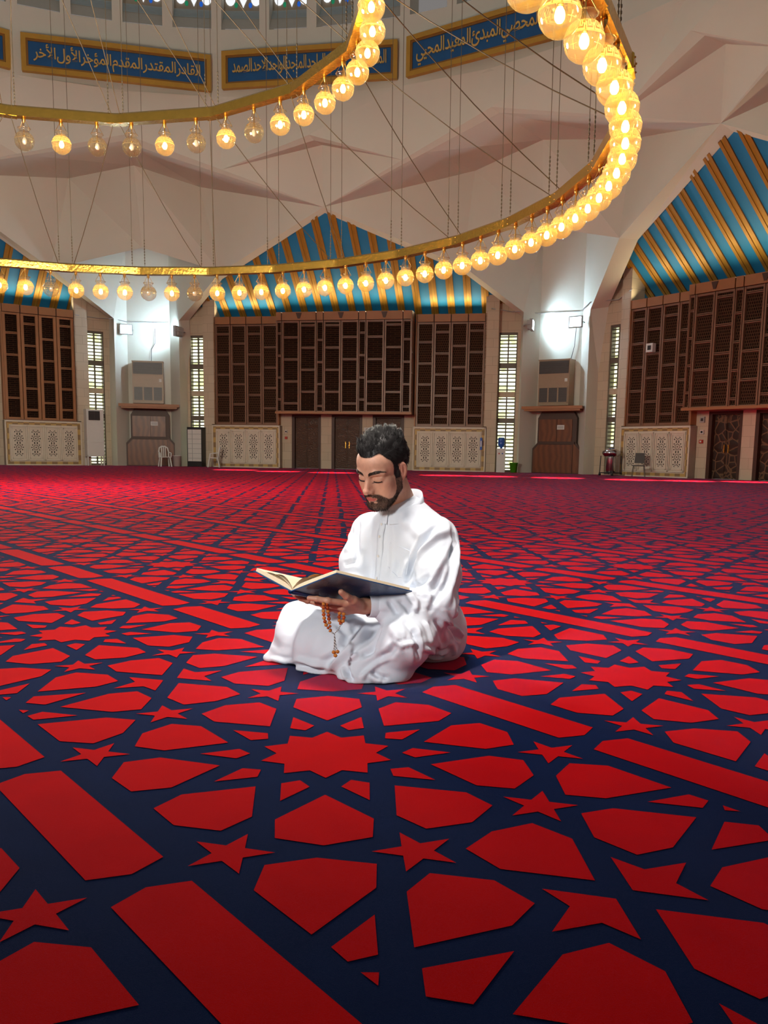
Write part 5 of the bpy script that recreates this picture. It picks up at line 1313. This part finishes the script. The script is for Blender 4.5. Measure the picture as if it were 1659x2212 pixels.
    # ---- beard and moustache
    w = bm[hf].mean(1); w = np.where(w > .25, w, 0); r = sample_faces(hv, hf, w*(1-.55*ramp(6.2, 8, hv[hf].mean(1)[:, 1])*ramp(-7.9, -8.6, hv[hf].mean(1)[:, 2])), 5000); n = grad(head_sdf, r, .15)
    dn = np.where((r[:, 1:2] > 7.8) & (r[:, 2:3] > -6.7), np.array([[.0, .15, -.9]])+np.sign(r[:, :1])*np.array([[.75, 0, 0]]), np.array([[0, .10, -1.]])); dn = dn+RNG.normal(0, .25, dn.shape)
    L = .26+RNG.random(len(r))*.30+.18*ramp(-8.5, -11, r[:, 2])
    L = np.where(r[:, 1] < 2.6, L*.6, L); L = np.where((r[:, 1] > 7.8) & (r[:, 2] > -6.7), L*.75, L)
    tt = np.linspace(0, 1, 4)[None, :, None]
    P = r[:, None]+L[:, None, None]*(tt*(n[:, None]*.55+dn[:, None]*.6)+tt**2*(dn[:, None]*.3-n[:, None]*.2))
    sv, sf = strands('beard', r, P, .034, None, None); mesh_np('beard', hw(sv), sf[:, ::-1], M['beard'], o)
    # ---- eyebrows and lashes
    V, F_, off = [], [], 0
    for s in (1, -1):
        c = np.array([(.95, 9.3, 1.05), (1.9, 9.2, 1.55), (3.2, 8.6, 2.0), (4.4, 7.5, 1.95), (5.3, 6.4, 1.45)]); nn = 620
        u = RNG.random(nn)*4; i = np.minimum(u.astype(int), 3); f = (u-i)[:, None]; p = c[i]*(1-f)+c[i+1]*f
        d = c[i+1]-c[i]; d /= np.linalg.norm(d, axis=1, keepdims=True)
        p = p+np.array([0, 0, 1.])*(RNG.random((nn, 1))-.5)*np.interp(u, [0, .6, 2.5, 4], [.75, .95, .75, .2])[:, None]
        p[:, 0] *= s; d[:, 0] *= s
        p = settle(head_sdf, p.astype(np.float32), .6, 4); n = grad(head_sdf, p.astype(np.float32), .15)
        d = d+np.array([0, 0, .35])*np.interp(u, [0, 1, 4], [1.6, .5, -.3])[:, None]
        P = p[:, None]+(.55+.2*RNG.random((nn, 1, 1)))*tt*(d[:, None]*.9+n[:, None]*(.28-.2*tt))
        sv, sf = strands('b', p, P, .055, None, None); V.append(sv); F_.append(sf[:, ::-1]+off); off += len(sv)
    mesh_np('eyebrows', hw(np.concatenate(V)), np.concatenate(F_), M['beard'], o)
    V, F_, off = [], [], 0
    for s in (1, -1):
        c = np.array([(1.75, 8.1, -1.25), (2.4, 8.4, -1.6), (3.1, 8.4, -1.72), (3.8, 8.1, -1.65), (4.6, 7.4, -1.25)]); nn = 90
        u = np.linspace(0, 3.999, nn); i = u.astype(int); f = (u-i)[:, None]; p = c[i]*(1-f)+c[i+1]*f; p[:, 0] *= s
        p = settle(head_sdf, p.astype(np.float32), .6, 4); n = grad(head_sdf, p.astype(np.float32), .15)
        d = np.stack([.25*s*(u-1.5)/2, .55+0*u, -.75+0*u], 1)+RNG.normal(0, .12, (nn, 3))
        P = p[:, None]+.40*tt*(d[:, None]*.6+n[:, None]*.5)
        sv, sf = strands('l', p, P, .04, None, None); V.append(sv); F_.append(sf[:, ::-1]+off); off += len(sv)
    mesh_np('eyelashes', hw(np.concatenate(V)), np.concatenate(F_), M['hair'], o)
    # ---- robe
    tv, tf = nets(thobe_sdf, (-.55, 2.92, -.01), (.42, 3.72, .66), .0055)
    tv = settle(thobe_sdf, tv, .0055, 1); tv = fold_cloth(tv, tf)
    robe = mesh_np('robe', tv, tf, M['cotton'], o)
    # collar
    b = MB(); n_ = 40
    def cr(th, a, bb, zc, tilt, c=(.066, 3.379)):
        q = np.array([c[0], c[1], zc-tilt*math.cos(th)])+BL*a*math.sin(th)+BF*bb*math.cos(th); return tuple(q)
    rings = [(.089, .092, .590, .042), (.083, .086, .622, .040), (.079, .081, .640, .040), (.075, .077, .640, .040), (.078, .080, .600, .04)]
    t0 = .06; V = []
    for a, bb, zc, ti in rings: V += [cr(t0+(2*math.pi-2*t0)*i/n_, a, bb, zc, ti) for i in range(n_+1)]
    b.add(V, [(j*(n_+1)+i, j*(n_+1)+i+1, (j+1)*(n_+1)+i+1, (j+1)*(n_+1)+i) for j in range(4) for i in range(n_)], 0, True)
    b.build('collar', M['cotton_edge'], robe)
    # sewn on strips follow the surface of the robe
    KV = tv[::2]
    def snap(P, off):
        P = np.asarray(P, float); out = []
        for p in P:
            d = np.linalg.norm(KV-p, axis=1); near = KV[np.argsort(d)[:6]].mean(0); nrm = grad(thobe_sdf, near[None].astype(np.float32), .006)[0]; out.append((near+nrm*off, nrm))
        return out
    def strip(name, L, width, off, thick=.0022):
        L = np.asarray(L, float)
        s = snap(L, off); b = MB(); V = []
        for i, (p, nrm) in enumerate(s):
            t = unit(L[min(i+1, len(L)-1)]-L[max(i-1, 0)]); a = unit(np.cross(t, nrm))
            for q, o2 in ((-.5, -.003), (-.46, thick), (0, thick), (.46, thick), (.5, -.003)): V.append(p+a*width*q+nrm*o2)
        b.add(V, [(i*5+j, i*5+j+1, i*5+j+6, i*5+j+5) for i in range(len(L)-1) for j in range(4)], 0, True)
        return b.build(name, M['cotton_edge'], robe)
    strip('placket', LINE_PLACKET, .030, .0025)
    P = np.asarray(LINE_POCKET)
    strip('pocket_edge', LINE_POCKET, .004, .0012, .0012)
    for p, nrm in snap(np.asarray(LINE_PLACKET)[[1, 4, 7, 10]], .006):
        bt = MB(); q = Vector(nrm).to_track_quat('Z', 'Y')
        for r0, r1, z0, z1 in ((.0052, .0052, 0, .002), (.0052, .0, .002, .0026)):
            V = [Vector(p)+q @ Vector((r*math.cos(k*.628), r*math.sin(k*.628), z)) for r, z in ((r0, z0), (r1, z1)) for k in range(10)]
            bt.add(V, [(k, (k+1) % 10, 10+(k+1) % 10, 10+k) for k in range(10)], 0, True)
        bt.build('button', M['plastic_white'], robe)
    # cuffs
    for wr, el, r0, r1, ln in ((WR_L, EL_L, .0405, .0455, .075), (WR_R, EL_R, .038, .043, .06)):
        d = unit(el-wr); a0 = wr+d*.012; b = MB()
        up = unit(np.array([0, 0, 1])-d*d[2]); sd = np.cross(d, up)
        prof = [(r0-.004, .004), (r0, 0), (r0+.001, .002), (r1, ln*.95), (r1-.002, ln), (r0-.006, ln*.9)]
        V = [a0+d*t+(sd*math.cos(q*2*math.pi/28)*.93+up*math.sin(q*2*math.pi/28))*r for r, t in prof for q in range(28)]
        b.add(V, [(i*28+q, i*28+(q+1) % 28, (i+1)*28+(q+1) % 28, (i+1)*28+q) for i in range(5) for q in range(28)], 0, True)
        b.build('cuff', M['cotton_edge'], robe)
    return o
build_person()

# ------------------------------------------------------------------ the book in his hands
M['cover'] = mat('navy_book_cloth', (.014, .065, .20), .22, var=.35, scale=9, bump=.05, bscale=300)
M['page'] = tex_mat('cream_page_edges', 'wave', (.78, .66, .46), (.66, .53, .34), scale=70, rough=.8, dist=.5)
M['page_top'] = mat('cream_paper', (.78, .66, .46), .85, var=.08, scale=20)
M['page_warm'] = mat('orange_tinted_paper', (.72, .36, .12), .8, var=.15, scale=12)
def build_book():
    S1, S2, C3 = np.array([-.3243, 2.98, .338]), np.array([-.1578, 2.85, .4221]), np.array([.1011, 3.06, .3316])
    ax = C3-S2; C4 = S1+ax; Lf = np.array([-.4743, 3.12, .3883])
    root = thing('open_book', 'large open book with navy cover resting on the hands of the reader', 'book', tuple(S1))
    r1, r2 = S2-S1, Lf-S1; axu = unit(ax)
    n1 = unit(np.cross(r1, ax)); n1 = n1 if n1[2] > 0 else -n1
    n2 = unit(np.cross(ax, r2)); n2 = n2 if n2[2] > 0 else -n2
    rel = lambda p: tuple(np.asarray(p)-S1)
    def board(r, n, name):
        b = MB(); t = .004; e = .0
        P = [S1-r*.0, S1+r*1.0, S1+r*1.0+ax, S1+ax]
        b.prism([rel(p-n*t) for p in P], tuple(n*t)); return b.build(name, M['cover'], root)
    board(r1, n1, 'cover'); board(r2, n2, 'cover')
    sp = MB(); m = unit(n1+n2)
    V = []
    for k in range(9):
        a = math.pi*k/8; c = -m*.007*math.sin(a)*1.6; lat = unit(unit(r1)-unit(r2))*.013*math.cos(a); V += [rel(S1+lat+c-m*.001), rel(S1+ax+lat+c-m*.001)]
    sp.add(V, [(2*k, 2*k+2, 2*k+3, 2*k+1) for k in range(8)], 0, True); sp.build('spine', M['cover'], root)
    def block(r, n, h, name, m_):
        # text block whose leaves arch up from the gutter
        b = MB(); k = 14; L = np.linalg.norm(r); u = unit(r); E0, E1 = .010, .010
        prof = []
        for i in range(k+1):
            t = i/k; hh = h*(1-.35*t)*(1-math.exp(-t*9))+.002; prof.append((t*(L-.006), hh))
        lo = [S1+u*(L-.006)*i/k+n*.0005 for i in range(k+1)]; up = [S1+u*d+n*hh for d, hh in prof]
        A = [rel(p+axu*.005) for p in lo]+[rel(p+axu*.005) for p in up]; B = [rel(p+ax-axu*.005) for p in lo]+[rel(p+ax-axu*.005) for p in up]; q = k+1
        fl = 1 if n is n1 else -1
        b.add(A+B, [(i, i+1, q+i+1, q+i) for i in range(k)]+[(2*q+i, 3*q+i, 3*q+i+1, 2*q+i+1) for i in range(k)]+[(k, 2*q+k, 3*q+k, q+k)], 0)
        b.add(A+B, [(q+i, q+i+1, 3*q+i+1, 3*q+i) for i in range(k)], 1, True)
        b.build(name, [M['page'], M['page_top']], root)
    block(r1, n1, .016, 'text_block', None); block(r2, n2, .016, 'text_block', None)
    lv = MB()                                             # loose leaves standing up at the gutter
    for u, n, L, h, w in ((r2, n2, .55, .030, .5), (r2, n2, .75, .022, .5), (r1, n1, .45, .028, .5), (r1, n1, .62, .022, .5)):
        k = 8; A = []
        for i in range(k+1):
            t = i/k; p = S1+u*L*t+n*(h*math.sin(math.pi*min(1, t*.8+.05))+.004); A += [rel(p+axu*.006), rel(p+ax-axu*.006)]
        lv.add(A, [(2*i, 2*i+2, 2*i+3, 2*i+1) for i in range(k)], 0, True)
    lv.build('loose_leaves', M['page_top'], root)
    rb = MB(); A = []
    for i in range(9):
        t = i/8; p = S1+r1*(.12+.5*t)+n1*(.020+.018*math.sin(math.pi*t)); A += [rel(p+axu*.02), rel(p+axu*.10)]
    rb.add(A, [(2*i, 2*i+2, 2*i+3, 2*i+1) for i in range(8)], 0, True); rb.build('curled_leaf', M['page_warm'], root)
build_book()

# ------------------------------------------------------------------ prayer beads
M['amber'] = tex_mat('marbled_amber', 'voronoi', (.50, .10, .015), (.30, .03, .006), scale=70, rough=.16)
M['amber_light'] = mat('golden_amber', (.72, .30, .05), .16, var=.5, scale=90, col2=(.35, .07, .01))
M['cord'] = tex_mat('black_and_silver_cord', 'wave', (.65, .63, .60), (.05, .045, .04), scale=60, rough=.5, dist=0, dir='DIAGONAL')
def build_beads():
    o = np.array([-.2086, 2.97, .30])
    root = thing('prayer_beads', 'amber prayer beads with a tassel hanging from the left hand of the reader', 'prayer beads', tuple(o))
    def along(L, step):
        L = np.asarray(L); d = np.r_[0, np.cumsum(np.linalg.norm(np.diff(L, axis=0), axis=1))]; t = np.arange(step/2, d[-1], step)
        return np.stack([np.interp(t, d, L[:, i]) for i in range(3)], 1)
    def bead(p, r, m, name='bead'):
        b = MB(); b.lathe([(r*math.sin(a), -r*math.cos(a)*.95) for a in np.linspace(.02, math.pi-.02, 9)], 14, tuple(np.asarray(p)-o)); b.build(name, m, root)
    s1 = [(-.2086, 2.97, .3008), (-.2089, 2.968, .2662), (-.2058, 2.967, .2416), (-.1999, 2.967, .2218), (-.190, 2.967, .2071), (-.1802, 2.966, .1923)]
    s2 = [(-.1995, 2.978, .2992), (-.1945, 2.978, .2696), (-.1909, 2.978, .2448), (-.1874, 2.976, .222), (-.1840, 2.972, .2001)]
    lp = [(-.153, 2.985, .2650), (-.1553, 2.982, .239), (-.1503, 2.98, .2241), (-.1429, 2.98, .2267), (-.1381, 2.982, .2418), (-.1397, 2.985, .2630)]
    cd = [(-.1461, 2.975, .2240), (-.158, 2.968, .2036), (-.1701, 2.965, .191), (-.1690, 2.965, .1687), (-.1663, 2.965, .1288)]
    for i, p in enumerate(along(s1, .0125)): bead(p, .0068 if p[2] > .212 else .0052, M['amber'] if i % 2 else M['amber_light'])
    for i, p in enumerate(along(s2, .0132)): bead(p, .0070 if p[2] > .222 else .0054, M['amber'] if (i+1) % 3 else M['amber_light'])
    for i, p in enumerate(along(lp, .0125)): bead(p, .0068, M['amber'] if i % 2 else M['amber_light'])
    c = MB(); sub = lambda L: [tuple(np.asarray(p)-o) for p in L]
    for L in (s1, s2, lp): c.tube(sub(L), .0012, 6)
    c.tube(sub(cd[:3]), .0016, 6); c.tube(sub([s1[-1], cd[2]]), .0016, 6); c.tube(sub([s2[-1], cd[2]]), .0016, 6)
    for e in ((-.1721, 2.965, .1247), (-.1589, 2.965, .1264), (-.1657, 2.965, .1138)): c.tube(sub([cd[2], (np.array(cd[3])*.5+np.array(e)*.5), e]), .0015, 6)
    c.build('cord', M['cord'], root)
    for e in ((-.1721, 2.965, .1247), (-.1589, 2.965, .1264), (-.1657, 2.960, .1138)): bead(e, .0072, M['amber_light'], 'tassel_bead')
build_beads()
